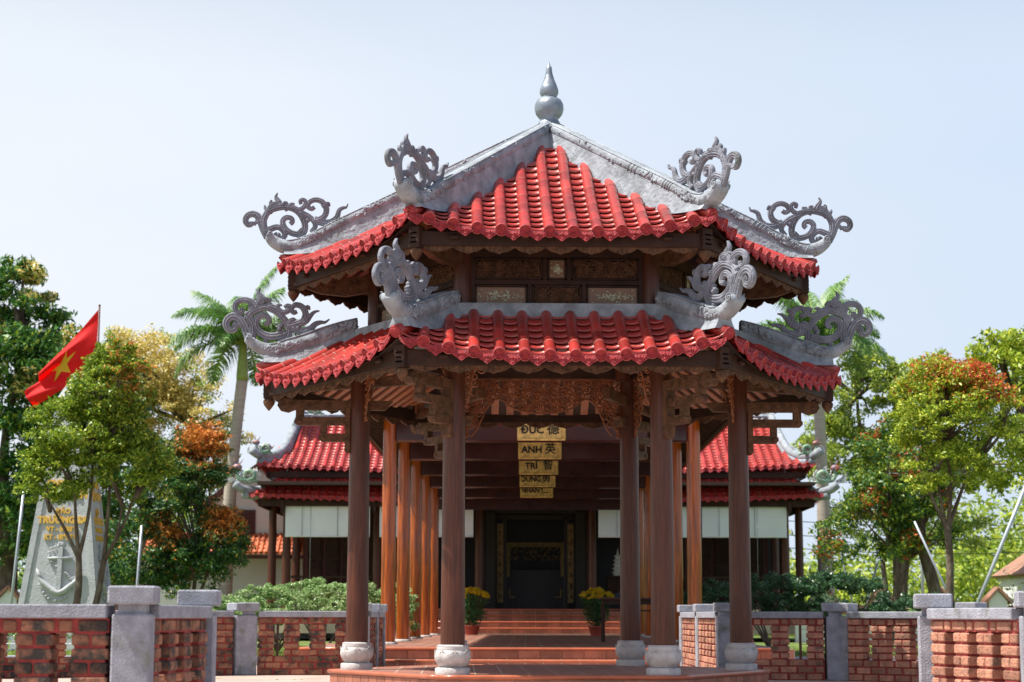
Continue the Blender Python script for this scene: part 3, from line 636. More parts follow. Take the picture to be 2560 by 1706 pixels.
for a, b, c in (((330, 290), (290, 262), (285, 225)), ((395, 215), (360, 185), (335, 190)), ((540, 290), (560, 250), (600, 245)), ((660, 420), (705, 385), (735, 392)), ((215, 420), (178, 440), (175, 470)), ((800, 300), (850, 262), (868, 290)), ((840, 480), (860, 515), (905, 505)), ((470, 540), (440, 590), (465, 612)), ((640, 560), (680, 585), (715, 570))): stroke(ol, [a, b, c], 26, 6, TL, .036)
for p, r in (((750, 470), 30), ((575, 480), 28), ((255, 330), 26), ((815, 415), 18)): knob(ol, p, r, TL, .04)
oU = ou.build('scroll_ornament', M['stone'], roofU); oL = ol.build('scroll_ornament', M['stone'], roofL)
for k in range(1, 6):
    for src, par in ((rL, roofL), (rU, roofU), (oL, roofL), (oU, roofU)):
        c = link_copy(src, par); c.rotation_euler = (0, 0, R_(60 * k))
mb = MB(); mb.lathe([(.15, 6.60), (.16, 6.66), (.13, 6.72), (.11, 6.755), (.13, 6.775), (.165, 6.82), (.183, 6.885), (.178, 6.945), (.15, 7.0), (.105, 7.032), (.092, 7.04), (.10, 7.055), (.118, 7.09), (.115, 7.14), (.095, 7.20), (.066, 7.27), (.045, 7.34), (.036, 7.40), (.034, 7.43), (.026, 7.435), (.014, 7.46), (.003, 7.50)], 36)
mb.build('gourd_finial', M['finial'], roofU)
# upper storey: posts and panelled walls
mb = MB(); mb.lathe([(.105, 3.7), (.10, 4.86)], 20, c=(2.12, 0, 0)); up_ = mb.build('upper_post', M['column'], pav)
arm2 = MB(); radial(arm2, [(2.0, 4.66), (2.2, 4.55), (2.5, 4.50), (2.8, 4.53), (3.05, 4.62), (3.05, 4.68), (2.0, 4.78)], .10)
ar2 = arm2.build('bracket_arm', M['carved'], pav)
wl = MB(); ap2 = 2.12 * .866; hwid = 1.06 - .09
def fr(x0, x1, z0, z1, yy=0, t=.05, d=.06):
    for a, b, c_, d_ in ((x0, x1, z0, z0 + t * .5), (x0, x1, z1 - t * .5, z1), (x0, x0 + t * .5, z0, z1), (x1 - t * .5, x1, z0, z1)): wl.box(((a + b) / 2, -ap2 + yy, (c_ + d_) / 2), (b - a, d, d_ - c_), bev=.004)
zs = (4.08, 4.33, 4.385, 4.64)
wl.box((0, -ap2, 4.70), (2 * hwid, .09, .12)); wl.box((0, -ap2, 4.357), (2 * hwid, .09, .050)); wl.box((0, -ap2, 4.0), (2 * hwid, .10, .16))
for x in (-hwid + .02, hwid - .02): wl.box((x, -ap2, 4.36), (.05, .088, .62))
top_cells = [(-.93, -.135), (-.085, .145), (.20, .93)]; bot_cells = [(-.92, -.33), (-.27, .33), (.39, .92)]
top_cells = [(-.93, -.16), (-.11, .11), (.16, .93)]; bot_cells = [(-.93, -.33), (-.28, .28), (.33, .93)]
for a, b in top_cells: fr(a, b, 4.388, 4.636)
for a, b in bot_cells: fr(a, b, 4.085, 4.328)
for x in (-.135, .135): wl.box((x, -ap2, 4.51), (.045, .085, .25))
for x in (-.305, .305): wl.box((x, -ap2, 4.206), (.045, .085, .25))
wall0 = wl.build('panel_frame', M['wood'], pav)
def ton(x, z): return Vector((x, -ap2 - .01, z))
frets = []
for (a, b), z0, z1, sd_ in ((top_cells[0], 4.41, 4.61, 1), (top_cells[2], 4.41, 4.61, 2), (bot_cells[1], 4.11, 4.31, 3)):
    mb = MB(); fret(mb, a + .03, b - .03, z0, z1, lambda x, z: True, .062, .0085, seed=sd_, toW=ton); fret(mb, a + .03, b - .03, z0, z1, lambda x, z: True, .05, .006, seed=sd_ + 9, toW=ton)
    frets.append(mb.build('fretwork_panel', M['carved'], pav))
rs = random.Random(4)
for (a, b), z0, z1, dn in ((top_cells[1], 4.41, 4.61, 60), (bot_cells[0], 4.10, 4.31, 90), (bot_cells[2], 4.10, 4.31, 90)):
    cx, cz = (a + b) / 2, (z0 + z1) / 2; W_ = (b - a) / 2 - .04
    mb = MB(); mb.box((cx, -ap2 + .005, cz), (b - a - .03, .02, z1 - z0 + .025)); pp = mb.build('painted_panel', M['panelbrown'], pav); mb = MB(); frets.append(pp)
    for i in range(dn):
        x = rs.gauss(0, .42); z = rs.gauss(0, .30) * (1.1 - min(1, abs(x)) * .6)
        if abs(x) > 1 or abs(z) > 1: continue
        mb.ball((cx + x * W_, -ap2 - .007, cz + z * .09), rs.uniform(.005, .012), 6, 3, (1.4, .15, .7), Matrix.Rotation(rs.uniform(0, 3), 3, 'Y'))
    for xx in (-1, 1):
        for zz in (-1, 1): mb.ball((cx + xx * W_ * .86, -ap2 - .007, cz + zz * .07), .009, 5, 3, (1.6, .15, .5))
    t = .003
    for (p, q) in (((a + .025, z0), (b - .025, z0)), ((a + .025, z1), (b - .025, z1)), ((a + .025, z0), (a + .025, z1)), ((b - .025, z0), (b - .025, z1))): mb.beam((p[0], -ap2 - .006, p[1]), (q[0], -ap2 - .006, q[1]), t, t)
    mb.build('flower_inlay', M['pearl'], pp)
for k in range(1, 6):
    for o in [up_, ar2, wall0] + frets: c = link_copy(o, pav); c.rotation_euler = (0, 0, R_(60 * k))
mb = MB(); mb.add([hexpt(2.1, k, 4.02) for k in range(6)], [list(range(6))]); mb.build('ceiling_boards', M['rafter'], pav)
# ------------------------------------------------------------------ terrace, steps and covered walkway
tr = MB()
RZ = Matrix.Rotation(TW, 3, 'Z')
def tbox(mb, x0, x1, y0, y1, z0, z1, bev=0): mb.box(T((x0 + x1) / 2, (y0 + y1) / 2, (z0 + z1) / 2), (x1 - x0, y1 - y0, z1 - z0), mtx=RZ, bev=bev)
ter = empty('terrace', T(0, 8.9, ZP), TW, 'terracotta tiled terrace with front steps under the covered walkway', 'terrace')
mb = MB(); mb.box((0, 13.2, .16), (8.4, 26.2, .30)); t0 = mb.build('terrace_slab', M['tile'], ter)
def stepped(mbT, mbN, mbR, x0, x1, y, z, h, tw=.36):
    mbN.tube([(x0 + (x1 - x0) * i / 10, y, z - .02) for i in range(11)], .024, 8)
    n = int((x1 - x0) / .36); wv = (x1 - x0) / n
    for i in range(n): mbR.box((x0 + (i + .5) * wv, y + .012, z - .05 - (h - .06) / 2), (wv - .01, .012, h - .06), bev=.002)
mn, mr, mt = MB(), MB(), MB()
stepped(mt, mn, mr, -4.1, 3.2 + .8, 0.08, ZT - ZP, .19)
mn.build('nosing', M['nosing'], t0); mr.build('riser_tiles', M['tilerim'], t0); mn, mr = MB(), MB()
mt.box((0, -.16, (.14) / 2), (8.2, .50, .14)); stepped(mt, mn, mr, -4.1, 4.1, -.41, .14, .14)
ls_ = mt.build('lower_step', M['tile'], ter); mn.build('nosing', M['nosing'], ls_); mr.build('riser_tiles', M['tilerim'], ls_)
wk = empty('covered_walkway', T(0, 12.4, ZT), TW, 'long timber covered walkway with amber lacquered columns between pavilion and temple', 'walkway')
ys = [0, 4.2, 8.5, 12.7, 17.0]; HX = 2.85
m1 = MB(); m1.lathe([(.128, .03), (.138, .06), (.135, 2.5), (.128, 4.30)], 24); wc = m1.build('column', M['column2'], wk, (-HX, 0, 0))
m1 = MB(); m1.lathe([(.19, 0), (.195, .02), (.18, .035), (.165, .045)], 24); m1.build('stone_base', M['marble'], wc)
first = True
for y in ys:
    for sg in (-1, 1):
        if first: first = False; continue
        c = link_copy(wc, wk); c.location = (sg * HX, y, 0)
dz = -ZT
for i, y in enumerate(ys):
    mb = MB(); mb.box((0, y, 3.87 + .20 + dz), (2 * HX - .2, .20, .40), bev=.03); mb.build('tie_beam', M['lacquer'], wk)
    mb = MB(); mb.box((0, y, 4.62 + dz), (3.4, .18, .22), bev=.03)
    for sg in (-1, 1): mb.box((sg * 1.3, y, 4.40 + dz), (.16, .16, .27)); mb.box((sg * 2.1, y, 4.45 + dz), (1.7, .10, .12), bev=.02)
    mb.box((0, y, 5.0 + dz), (.18, .16, .55)); mb.build('roof_truss', M['lacquer'], wk)
for sg in (-1, 1):
    mb = MB(); mb.box((sg * HX, 8.5, 4.36 + dz), (.16, 22.6, .22), bev=.02); mb.build('eave_beam', M['wood'], wk)
    mb = MB(); mb.box((sg * 3.38, 8.5, 4.20 + dz), (.05, 22.8, .14)); mb.build('eave_board', M['wood'], wk)
mb = MB(); mb.box((0, 20.0, 4.3 + dz), (6.8, .12, 1.15)); mb.build('end_board', M['lacquer'], wk)
mb = MB(); mb.box((0, 8.5, 5.30 + dz), (.16, 22.6, .2)); mb.build('ridge_beam', M['wood'], wk)
for sg in (-1, 1):
    B, P = MB(), MB()
    roof_face(B, P, (sg * 3.5, 8.5, 4.28 + dz), (0, -sg, 0) if sg < 0 else (0, 1, 0), (sg, 0, 0), 11.4, lambda s: .36 * s, lambda u: 3.45, 84, .27, .064, (0, 0), seg=3.5, course=.35, nb=4, detail=False)
    r = B.build('tiled_roof', [M['red'], M['redcap'], M['mortar']], wk); P.build('pan_tiles', [M['redpan'], M['redcap']], r)
    mb = MB(); mb.beam((sg * 3.42, 8.5, 4.22 + dz), (0, 8.5, 5.42 + dz), 22.6, .03, upv=(0, 0, 1)); mb.build('roof_boarding', M['soffit'], r)
    mb = MB()
    for i in range(75): yy = -2.6 + i * .3; mb.beam((sg * 3.40, yy, 4.17 + dz), (0.05, yy, 5.34 + dz), .09, .05)
    mb.build('rafters', M['wood'], r)
# gilded plaques hanging on the tie beams
PL = [('ĐỨC', '德'), ('ANH', '英'), ('TRÍ', '智'), ('DŨNG', '勇'), ('NHÂN', '仁')]
ords = ['nearest and largest, half under the scalloped valance', 'second from the top, a gap above and below it', 'third from the top', 'fourth from the top, partly behind the one above', 'lowest and smallest of the column']
rot90 = Matrix.Rotation(math.pi / 2, 4, 'X')
for i, (a, b) in enumerate(PL):
    p = empty('gilded_plaque', T(0, 12.4 + ys[i] - .125, 3.89), TW, 'gold plaque reading %s %s, %s' % (a, b, ords[i]), 'plaque', 'gilded name plaques on the walkway beams')
    mb = MB(); mb.box((0, 0, .20), (.86, .03, .36)); mb.build('board', M['gold'], p)
    fr2 = MB()
    for x0, x1, z0, z1 in ((-.455, .455, 0, .05), (-.455, .455, .345, .395), (-.455, -.395, 0, .395), (.395, .455, 0, .395)): fr2.box(((x0 + x1) / 2, -.012, (z0 + z1) / 2), (x1 - x0, .045, z1 - z0 - .002 * (x1 - x0 < .1)), bev=.012)
    rs = random.Random(i)
    for k_ in range(70):
        t = rs.random(); s_ = rs.choice((0, 1, 2, 3)); x, z = ((-.43 + .86 * t, .025), (-.43 + .86 * t, .37), (-.425, .02 + .36 * t), (.425, .02 + .36 * t))[s_]; fr2.ball((x, -.036, z), .014, 6, 4, (1.5, .6, .8), Matrix.Rotation(rs.random() * 3, 3, 'Y'))
    fr2.build('carved_frame', M['gold'], p)
    text(a, .20, .008, M['black'], p, Matrix.Translation((-.17, -.022, .195)) @ rot90, bold=.03, sx=.86 if len(a) > 3 else 1.0)
    text(b, .24, .008, M['black'], p, Matrix.Translation((.22, -.022, .205)) @ rot90, bold=.012)
# ------------------------------------------------------------------ temple
tp = empty('temple_hall', T(0, 33.6, ZT), TW, 'wide two tiered temple hall with red tiled roof and dark open front', 'temple')
D0 = ZT
def Z(z): return z - D0
mb = MB(); mb.box((0, 7.2, Z(ZF) / 2 + .001), (17.6, 12, Z(ZF))); pl_ = mb.build('plinth', M['tile'], tp)
mn, mr, mt = MB(), MB(), MB(); hh = (ZF - ZT) / 4
for i in range(4):
    z = hh * (i + 1); y = i * .32; mt, mn, mr = MB(), MB(), MB(); mt.box((0, (y + 1.3) / 2, z / 2 - .002), (6.6 - .01 * i, 1.3 - y, z - .004)); stepped(mt, mn, mr, -3.3, 3.3, y - .02, z, hh)
    st_ = mt.build('step', M['tile'], tp); mn.build('nosing', M['nosing'], st_); mr.build('riser_tiles', M['tilerim'], st_)
CX = [-7.7, -4.9, -1.75, 1.75, 4.9, 7.7]
m1 = MB(); m1.lathe([(.13, 0), (.135, .3), (.12, 3.6)], 20); tc = m1.build('column', M['column'], tp, (CX[0], 1.75, Z(ZF)))
for y in (1.75, 4.2):
    for x in CX:
        if (x, y) == (CX[0], 1.75): continue
        c = link_copy(tc, tp); c.location = (x, y, Z(ZF))
for x in (-8.3, 8.3):
    for y in (2.9, 6.5, 10): c = link_copy(tc, tp); c.location = (x, y, Z(ZF))
mb = MB(); mb.box((0, 1.75, Z(4.25)), (16.4, .2, .3), bev=.02); mb.build('front_beam', M['lacquer'], tp)
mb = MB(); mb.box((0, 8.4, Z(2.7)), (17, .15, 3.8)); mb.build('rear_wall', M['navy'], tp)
mb = MB(); mb.box((0, 5, Z(4.6)), (16.8, 10, .1)); mb.build('ceiling', M['soffit'], tp)
for sg in (-1, 1):
    mb = MB(); mb.box((sg * 5.7, 4.4, Z(2.6)), (3.6, .1, 3.5)); w_ = mb.build('panelled_wall', M['darkred'], tp)
    for i in range(6):
        mb = MB(); x = sg * 5.7 + (i - 2.5) * .56; mb.box((x, 4.32, Z(2.55)), (.48, .06, 3.2), bev=.01)
        for z, h in ((1.35, .55), (2.1, .55), (2.9, .7), (3.7, .5)): mb.box((x, 4.28, Z(z)), (.36, .04, h), bev=.015)
        mb.build('door_leaf', M['wood'], tp)
    mb = MB(); mb.box((sg * 5.6, 1.75, Z(1.82)), (3.9, .07, .08), bev=.01); mb.box((sg * 5.6, 1.75, Z(1.35)), (3.9, .05, .05)); mb.box((sg * 5.6, 1.75, Z(1.0)), (3.9, .05, .06))
    for i in range(9): mb.box((sg * 5.6 + (i - 4) * .42, 1.75, Z(1.4)), (.05, .05, .84))
    mb.build('handrail', M['wood'], tp)
mb = MB()
for sg in (-1, 1): mb.box((sg * 1.42, 3.2, Z(2.45)), (.30, .25, 3.2)); mb.box((sg * .98, 3.6, Z(2.45)), (.14, .2, 3.2))
mb.box((0, 3.2, Z(4.02)), (3.1, .25, .3)); mb.box((0, 3.6, Z(3.75)), (2.4, .2, .12)); mb.build('shrine_portal', M['black'], tp)
for sg in (-1, 1):
    mb = MB(); mb.box((sg * 1.12, 3.42, Z(2.3)), (.20, .04, 2.5), bev=.01); b_ = mb.build('couplet_board', M['golddim'], tp)
    mb = MB(); rs = random.Random(9 + sg)
    for i in range(7):
        z = Z(1.25 + i * .34)
        for q in range(5): mb.beam((sg * 1.12 + rs.uniform(-.06, .06), 3.39, z + rs.uniform(-.09, .09)), (sg * 1.12 + rs.uniform(-.06, .06), 3.39, z + rs.uniform(-.09, .09)), .02, .02)
    mb.build('brush_strokes', M['black'], b_)
altar = MB(); altar.box((0, 5.6, Z(1.5)), (1.9, .8, 1.3), bev=.02); al = altar.build('altar', M['navy'], tp)
mb = MB(); mb.box((0, 5.18, Z(2.95)), (1.95, .06, .16), bev=.02)
for sg in (-1, 1): mb.box((sg * .88, 5.18, Z(2.4)), (.12, .06, 1.0), bev=.02); mb.box((sg * .75, 5.17, Z(1.25)), (.22, .05, .05)); mb.box((sg * .84, 5.17, Z(1.38)), (.05, .05, .28))
rs = random.Random(2)
for i in range(120): mb.ball((rs.uniform(-.9, .9), 5.15, Z(rs.uniform(2.45, 2.95))), .03, 5, 3, (1.6, .3, .6), Matrix.Rotation(rs.random() * 3, 3, 'Y'))
mb.build('gilt_screen', M['golddim'], al)
# roofs of the temple
def temple_tier(ye, ze, xh, depth, sl, cur, upk, flare, name, nrow, sp, kick=0.0):
    B, P = MB(), MB()
    prof = lambda s: sl * s + cur * s * s
    sm = lambda u: max(.1, min(depth, (xh - abs(u)) * flare - .05))
    roof_face(B, P, (0, ye, Z(ze)), (1, 0, 0), (0, -1, 0), xh, prof, sm, nrow, sp, .062, (upk, 1.5), seg=.5, course=.22, nb=5, detail=False)
    r = B.build(name, [M['red'], M['redcap'], M['mortar']], tp); P.build('pan_tiles', [M['redpan'], M['redcap']], r)
    for sg in (-1, 1):
        hl = 5.0; B, P = MB(), MB()
        roof_face(B, P, (sg * xh, ye + hl, Z(ze)), (0, sg, 0), (sg, 0, 0), hl, lambda s: prof(s), lambda u: max(.1, min(1.0, (hl - abs(u)) / flare - .05)), 36, .27, .062, (upk, 1.0), seg=.6, course=.3, nb=4, detail=False)
        q = B.build('side_slope', [M['red'], M['redcap'], M['mortar']], r); P.build('pan_tiles', [M['redpan'], M['redcap']], q).parent = r
    return r
r1 = temple_tier(.35, 4.10, 8.6, 1.75, .68, .02, .16, 1.6, 'lower_roof', 66, .26)
r2 = temple_tier(.95, 5.02, 8.45, 3.4, .50, .012, .22, 4.2, 'upper_roof', 65, .26)
mb = MB(); mb.box((0, .62, Z(4.03)), (16.9, .06, .20)); mb.box((0, 1.12, Z(4.93)), (16.5, .06, .18))
for sg in (-1, 1): mb.box((sg * 8.42, 5.2, Z(4.03)), (.06, 9.2, .2)); mb.box((sg * 8.25, 5.6, Z(4.93)), (.06, 9.2, .18))
mb.build('eave_board', M['wood'], tp)
for x in CX:
    mb = MB(); mb.box((x, .60, Z(3.95)), (.11, .11, .34), bev=.01); mb.ball((x, .60, Z(3.74)), .05, 8, 5); mb.build('corner_post', M['wood'], tp)
mb = MB(); mb.box((0, 2.2, Z(4.85)), (16, .1, .6)); mb.build('clerestory', M['wood'], tp)
mb = MB(); mb.box((0, 4.6, Z(6.9)), (15.2, .28, .36), bev=.04); mb.box((0, 4.6, Z(6.66)), (15.6, .36, .12)); mb.box((0, 4.6, Z(7.10)), (15.4, .36, .08), bev=.02)
rdg = mb.build('main_ridge', M['plaster'], tp)
mb = MB(); rs = random.Random(8)
for i in range(420):
    x = rs.uniform(-7.5, 7.5); mb.ball((x, 4.44, Z(6.9 + rs.uniform(-.13, .13))), .05, 6, 4, (1.5, .5, .8), Matrix.Rotation(rs.random() * 3, 3, 'Y'))
mb.build('ridge_mosaic', M['mosaicw'], rdg)
for sg in (-1, 1):
    mb = MB()   # verge ridge running down the gable and flaring to the corner
    P = spline([(sg * 7.70, 4.5, Z(7.1)), (sg * 7.76, 3.4, Z(6.50)), (sg * 7.84, 2.4, Z(5.98)), (sg * 7.95, 1.85, Z(5.70)), (sg * 8.20, 1.35, Z(5.52)), (sg * 8.5, 1.0, Z(5.52)), (sg * 8.72, .8, Z(5.66))], 4)
    mb.tube(P, .13, 8); mb.tube([p - Vector((0, 0, .17)) for p in P[:-4]], .15, 6); mb.build('hip_ridge', M['plaster'], r2)
    mb = MB(); P = spline([(sg * 7.6, 2.0, Z(4.92)), (sg * 8.0, 1.3, Z(4.66)), (sg * 8.45, .7, Z(4.42)), (sg * 8.85, .35, Z(4.42)), (sg * 9.1, .2, Z(4.58))], 4)
    mb.tube(P, .13, 8); mb.tube([p - Vector((0, 0, .15)) for p in P[:-4]], .14, 6); mb.build('hip_ridge', M['plaster'], r1)
    mb = MB(); mb.add([(sg * 7.75, 1.9, Z(5.5)), (sg * 7.75, 7.5, Z(5.5)), (sg * 7.75, 4.6, Z(6.8)), (sg * 7.6, 1.9, Z(5.5)), (sg * 7.6, 7.5, Z(5.5)), (sg * 7.6, 4.6, Z(6.8))], [[0, 1, 2], [5, 4, 3], [0, 3, 4, 1], [1, 4, 5, 2], [2, 5, 3, 0]]); mb.build('gable', M['plaster'], tp)
def beast(o, sg, s, kind):
    """small porcelain mosaic roof beast built of curled tubes"""
    X = lambda x, z: (o[0] + sg * x * s, o[1], o[2] + z * s)
    mb = MB()
    P = spline([Vector(p) for p in ((-.5, 0), (-.25, .08), (0, .05), (.15, .25), (0, .45), (-.2, .38), (-.22, .2), (0, .12), (.3, .15), (.42, .35), (.38, .52))], 5)
    mb.tube([X(p.x, p.y) for p in P], [s * (.05 + .05 * math.sin(math.pi * i / len(P))) for i in range(len(P))], 8)
    m1 = mb.build('serpent_body', M['mosaicg'], r2)
    mb = MB(); mb.ball(X(.42, .60), .15 * s, 8, 6, (1.3, .8, .9))
    mb.tube([X(.38, .68), X(.25, .82), X(.2, .92)], [.03 * s, .02 * s, .006 * s], 6); mb.tube([X(.45, .68), X(.5, .85), X(.6, .92)], [.03 * s, .02 * s, .006 * s], 6)
    mb.tube([X(.5, .6), X(.66, .6), X(.74, .52)], [.05 * s, .035 * s, .02 * s], 6); mb.build('beast_head', M['mosaicr'], m1)
    mb = MB(); rs = random.Random(int(s * 100) + sg)
    for i in range(34):
        a = rs.uniform(.3, 2.9); x, z = rs.uniform(-.4, .3), rs.uniform(.05, .4); L = rs.uniform(.15, .32)
        mb.tube([X(x, z), X(x + L * .5 * math.cos(a), z + L * .6 * math.sin(a)), X(x + L * math.cos(a - .5), z + L * math.sin(a - .5))], [.035 * s, .028 * s, .006 * s], 6)
    mb.build('mane_and_fins', M['mosaicw'] if kind else M['mosaicr'], m1)
    mb = MB()
    for i in range(6):
        a = -.3 + i * .22; mb.tube([X(.35, .05), X(.55 + .12 * math.cos(a), .1 + .15 * math.sin(a)), X(.62 + .25 * math.cos(a), .15 + .32 * math.sin(a)), X(.55 + .25 * math.cos(a + .6), .18 + .38 * math.sin(a + .6))], [.03 * s, .03 * s, .02 * s, .008 * s], 6)
    mb.build('tail_curls', M['mosaicw'], m1)
for sg in (-1, 1):
    beast((sg * 8.35, 1.0, Z(5.55)), sg, .60, 0); beast((sg * 8.75, .45, Z(4.62)), sg, .80, 1); beast((sg * 7.2, 4.5, Z(7.15)), sg, .6, 1)
# canvas blinds under the front eave
blab = ['leftmost white canvas blind, hanging left of the pavilion', 'second white canvas blind from the left, seen between the amber walkway columns', 'second white canvas blind from the right, right of the shrine doorway', 'rightmost white canvas blind, hanging right of the pavilion']
for i, (a, b) in enumerate(((-7.62, -5.05), (-4.75, -1.9), (1.9, 4.75), (5.05, 7.62))):
    e = empty('canvas_blind', T((a + b) / 2, 33.6 + .72, 3.96), TW, blab[i], 'blind', 'canvas blinds under the temple eave')
    mb = MB(); nx = 14; vs = []
    for zz in (0, -.3, -.6, -.93):
        for j in range(nx + 1): x = (j / nx - .5) * (b - a); vs.append((x, .035 * math.sin(x * 4 + zz * 5) * (-zz) + .012 * math.sin(x * 17 - zz * 9), zz))
    n1 = nx + 1; k0 = len(vs); vs += [(v[0], v[1] + .006, v[2]) for v in vs]
    mb.add(vs, [[r * n1 + j, r * n1 + j + 1, (r + 1) * n1 + j + 1, (r + 1) * n1 + j] for r in range(3) for j in range(nx)] + [[k0 + r * n1 + j + 1, k0 + r * n1 + j, k0 + (r + 1) * n1 + j, k0 + (r + 1) * n1 + j + 1] for r in range(3) for j in range(nx)], True)
    mb.build('canvas', M['blind'], e)
    mb = MB(); mb.tube([(-(b - a) / 2, 0, -.94), ((b - a) / 2, 0, -.94)], .018, 8); mb.build('bottom_bar', M['white'], e)
    mb = MB(); mb.box(((b - a) * .12, -.03, -.465), (.02, .012, .92)); mb.box((-(b - a) * .30, -.03, -.465), (.015, .012, .92)); mb.box((0, 0, .03), (b - a, .06, .07)); mb.build('seams_and_roller', M['kerb'], e)
    mb = MB(); x = (b - a) * (-.2 if i < 2 else .15); mb.tube([(x, -.02, 0), (x, -.02, -2.2)], .006, 5); mb.build('pull_cord', M['steel'], e)
# flowers, table, small things on the terrace
def leafcloud(name, clusters, size, mats, parent, matfn=None, seed=0, aspect=.42, upb=.5, loc=None, droop=0):
    """clusters: list of (x,y,z,rx,ry,rz,n)"""
    rs = np.random.RandomState(seed); C = []
    for (x, y, z, rx, ry, rz, n) in clusters:
        n = int(n)
        d = rs.randn(n, 3); d /= np.linalg.norm(d, axis=1)[:, None] + 1e-9; d *= (rs.rand(n, 1) ** .45); C.append(np.c_[x + d[:, 0] * rx, y + d[:, 1] * ry, z + d[:, 2] * rz])
    C = np.vstack(C); n = len(C)
    N_ = rs.randn(n, 3) + np.array([0, 0, upb * 2]); N_ /= np.linalg.norm(N_, axis=1)[:, None]
    A = rs.randn(n, 3); A[:, 2] -= droop; A -= N_ * (A * N_).sum(1)[:, None]; A /= np.linalg.norm(A, axis=1)[:, None] + 1e-9; B_ = np.cross(N_, A)
    L = size * rs.uniform(.65, 1.3, n)[:, None]; W_ = L * aspect
    V = np.zeros((n, 4, 3)); V[:, 0] = C - A * L * .5; V[:, 1] = C + B_ * W_ * .5 + N_ * W_ * .15; V[:, 2] = C + A * L * .5 - N_ * L * .08; V[:, 3] = C - B_ * W_ * .5 + N_ * W_ * .15
    me = bpy.data.meshes.new(name); me.vertices.add(n * 4); me.vertices.foreach_set('co', V.ravel())
    me.loops.add(n * 4); me.loops.foreach_set('vertex_index', np.arange(n * 4)); me.polygons.add(n); me.polygons.foreach_set('loop_start', np.arange(0, n * 4, 4)); me.polygons.foreach_set('loop_total', np.full(n, 4))
    if not isinstance(mats, (list, tuple)): mats = [mats]
    for m in mats: me.materials.append(m)
    if matfn is not None: me.polygons.foreach_set('material_index', matfn(C, rs).astype(np.int32))
    me.update(calc_edges=True); me.validate()
    o = bpy.data.objects.new(name, me); COL.objects.link(o); o.parent = parent
    if loc: o.location = loc
    return o
LM = {}
LM['mum'] = leafmat('chrysanthemum_petals', [(.80, .55, .01), (.88, .68, .03), (.70, .42, .01)], trans=.2)
LM['dark'] = leafmat('dark_green_leaves', [(.015, .045, .012), (.03, .08, .015), (.05, .12, .02)])
LM['mid'] = leafmat('fresh_green_leaves', [(.05, .12, .012), (.16, .27, .02), (.30, .42, .035), (.48, .52, .06)])
LM['deep'] = leafmat('deep_green_leaves', [(0.027, 0.090, 0.030), (0.053, 0.150, 0.045), (0.105, 0.240, 0.060)])
LM['t1'] = leafmat('mango_leaves', [(0.018, 0.075, 0.018), (0.038, 0.128, 0.027), (0.090, 0.240, 0.045), (0.135, 0.300, 0.060)], trans=.22)
LM['yellow'] = leafmat('yellow_blossom', [(0.74, 0.58, 0.17), (0.84, 0.70, 0.26), (0.60, 0.52, 0.14)], trans=.25)
LM['orange'] = leafmat('orange_new_leaves', [(0.660, 0.204, 0.036), (0.816, 0.336, 0.072), (0.540, 0.240, 0.048)], trans=.3)
LM['redl'] = leafmat('red_new_leaves', [(0.600, 0.072, 0.036), (0.720, 0.168, 0.048), (0.480, 0.120, 0.036)], trans=.3)
LM['yg'] = leafmat('yellow_green_leaves', [(0.232, 0.377, 0.029), (0.435, 0.551, 0.043), (0.638, 0.667, 0.072), (0.319, 0.435, 0.043)])
LM['olive'] = leafmat('olive_green_leaves', [(0.150, 0.240, 0.045), (0.285, 0.390, 0.075), (0.450, 0.540, 0.135)])
LM['shrub'] = leafmat('light_shrub_leaves', [(0.100, 0.213, 0.062), (0.213, 0.362, 0.112), (0.375, 0.525, 0.213), (0.525, 0.650, 0.350)], rough=.35)
LM['shrubd'] = leafmat('dark_shrub_leaves', [(0.026, 0.078, 0.033), (0.052, 0.130, 0.058), (0.117, 0.221, 0.104)], rough=.3)
LM['palm'] = leafmat('palm_leaflets', [(0.052, 0.156, 0.039), (0.117, 0.260, 0.052), (0.260, 0.442, 0.065)], trans=.3)
def flowerpot(lx, ly, s, lab, seed):
    e = empty('potted_chrysanthemum', T(lx, ly, ZT), 0, lab, 'potted plant', 'potted yellow chrysanthemums')
    mb = MB(); mb.lathe([(.14 * s, 0), (.19 * s, .20 * s), (.205 * s, .205 * s), (.205 * s, .23 * s), (.18 * s, .23 * s), (.17 * s, .20 * s)], 24); mb.build('pot', M['pot'], e)
    mb = MB(); rs = random.Random(seed)
    for i in range(14):
        a = rs.uniform(0, 6.28); mb.tube([(.05 * math.cos(a), .05 * math.sin(a), .2 * s), (.2 * s * math.cos(a), .2 * s * math.sin(a), .6 * s), (.34 * s * math.cos(a), .34 * s * math.sin(a), .9 * s)], .008, 5)
    mb.build('stems', M['bark'], e)
    leafcloud('leaves', [(0, 0, .55 * s, .33 * s, .33 * s, .36 * s, 1500), (0, 0, .85 * s, .42 * s, .42 * s, .2 * s, 700)], .07 * s, LM['deep'], e, seed=seed)
    cl = []
    for i in range(110):
        a = rs.uniform(0, 6.28); r = .43 * s * rs.random() ** .5; cl.append((r * math.cos(a), r * math.sin(a), (1.14 - 1.1 * (r / s) ** 2 + rs.uniform(-.06, .02)) * s, .045 * s, .045 * s, .028 * s, 34))
    leafcloud('blossoms', cl, .045 * s, LM['mum'], e, seed=seed + 1, aspect=.5)
    return e
flowerpot(-1.80, 30.0, 1.15, 'yellow potted chrysanthemum on the left side of the temple steps', 3); flowerpot(1.62, 28.5, 1.12, 'yellow potted chrysanthemum half hidden by the dark table on the right', 8)
tb = empty('side_table', T(1.85, 16.6, ZT), TW, 'dark timber side table on the terrace behind the right pavilion column', 'table')
mb = MB(); mb.box((0, 0, .89), (1.25, .62, .04), bev=.008); mb.build('table_top', M['column'], tb)
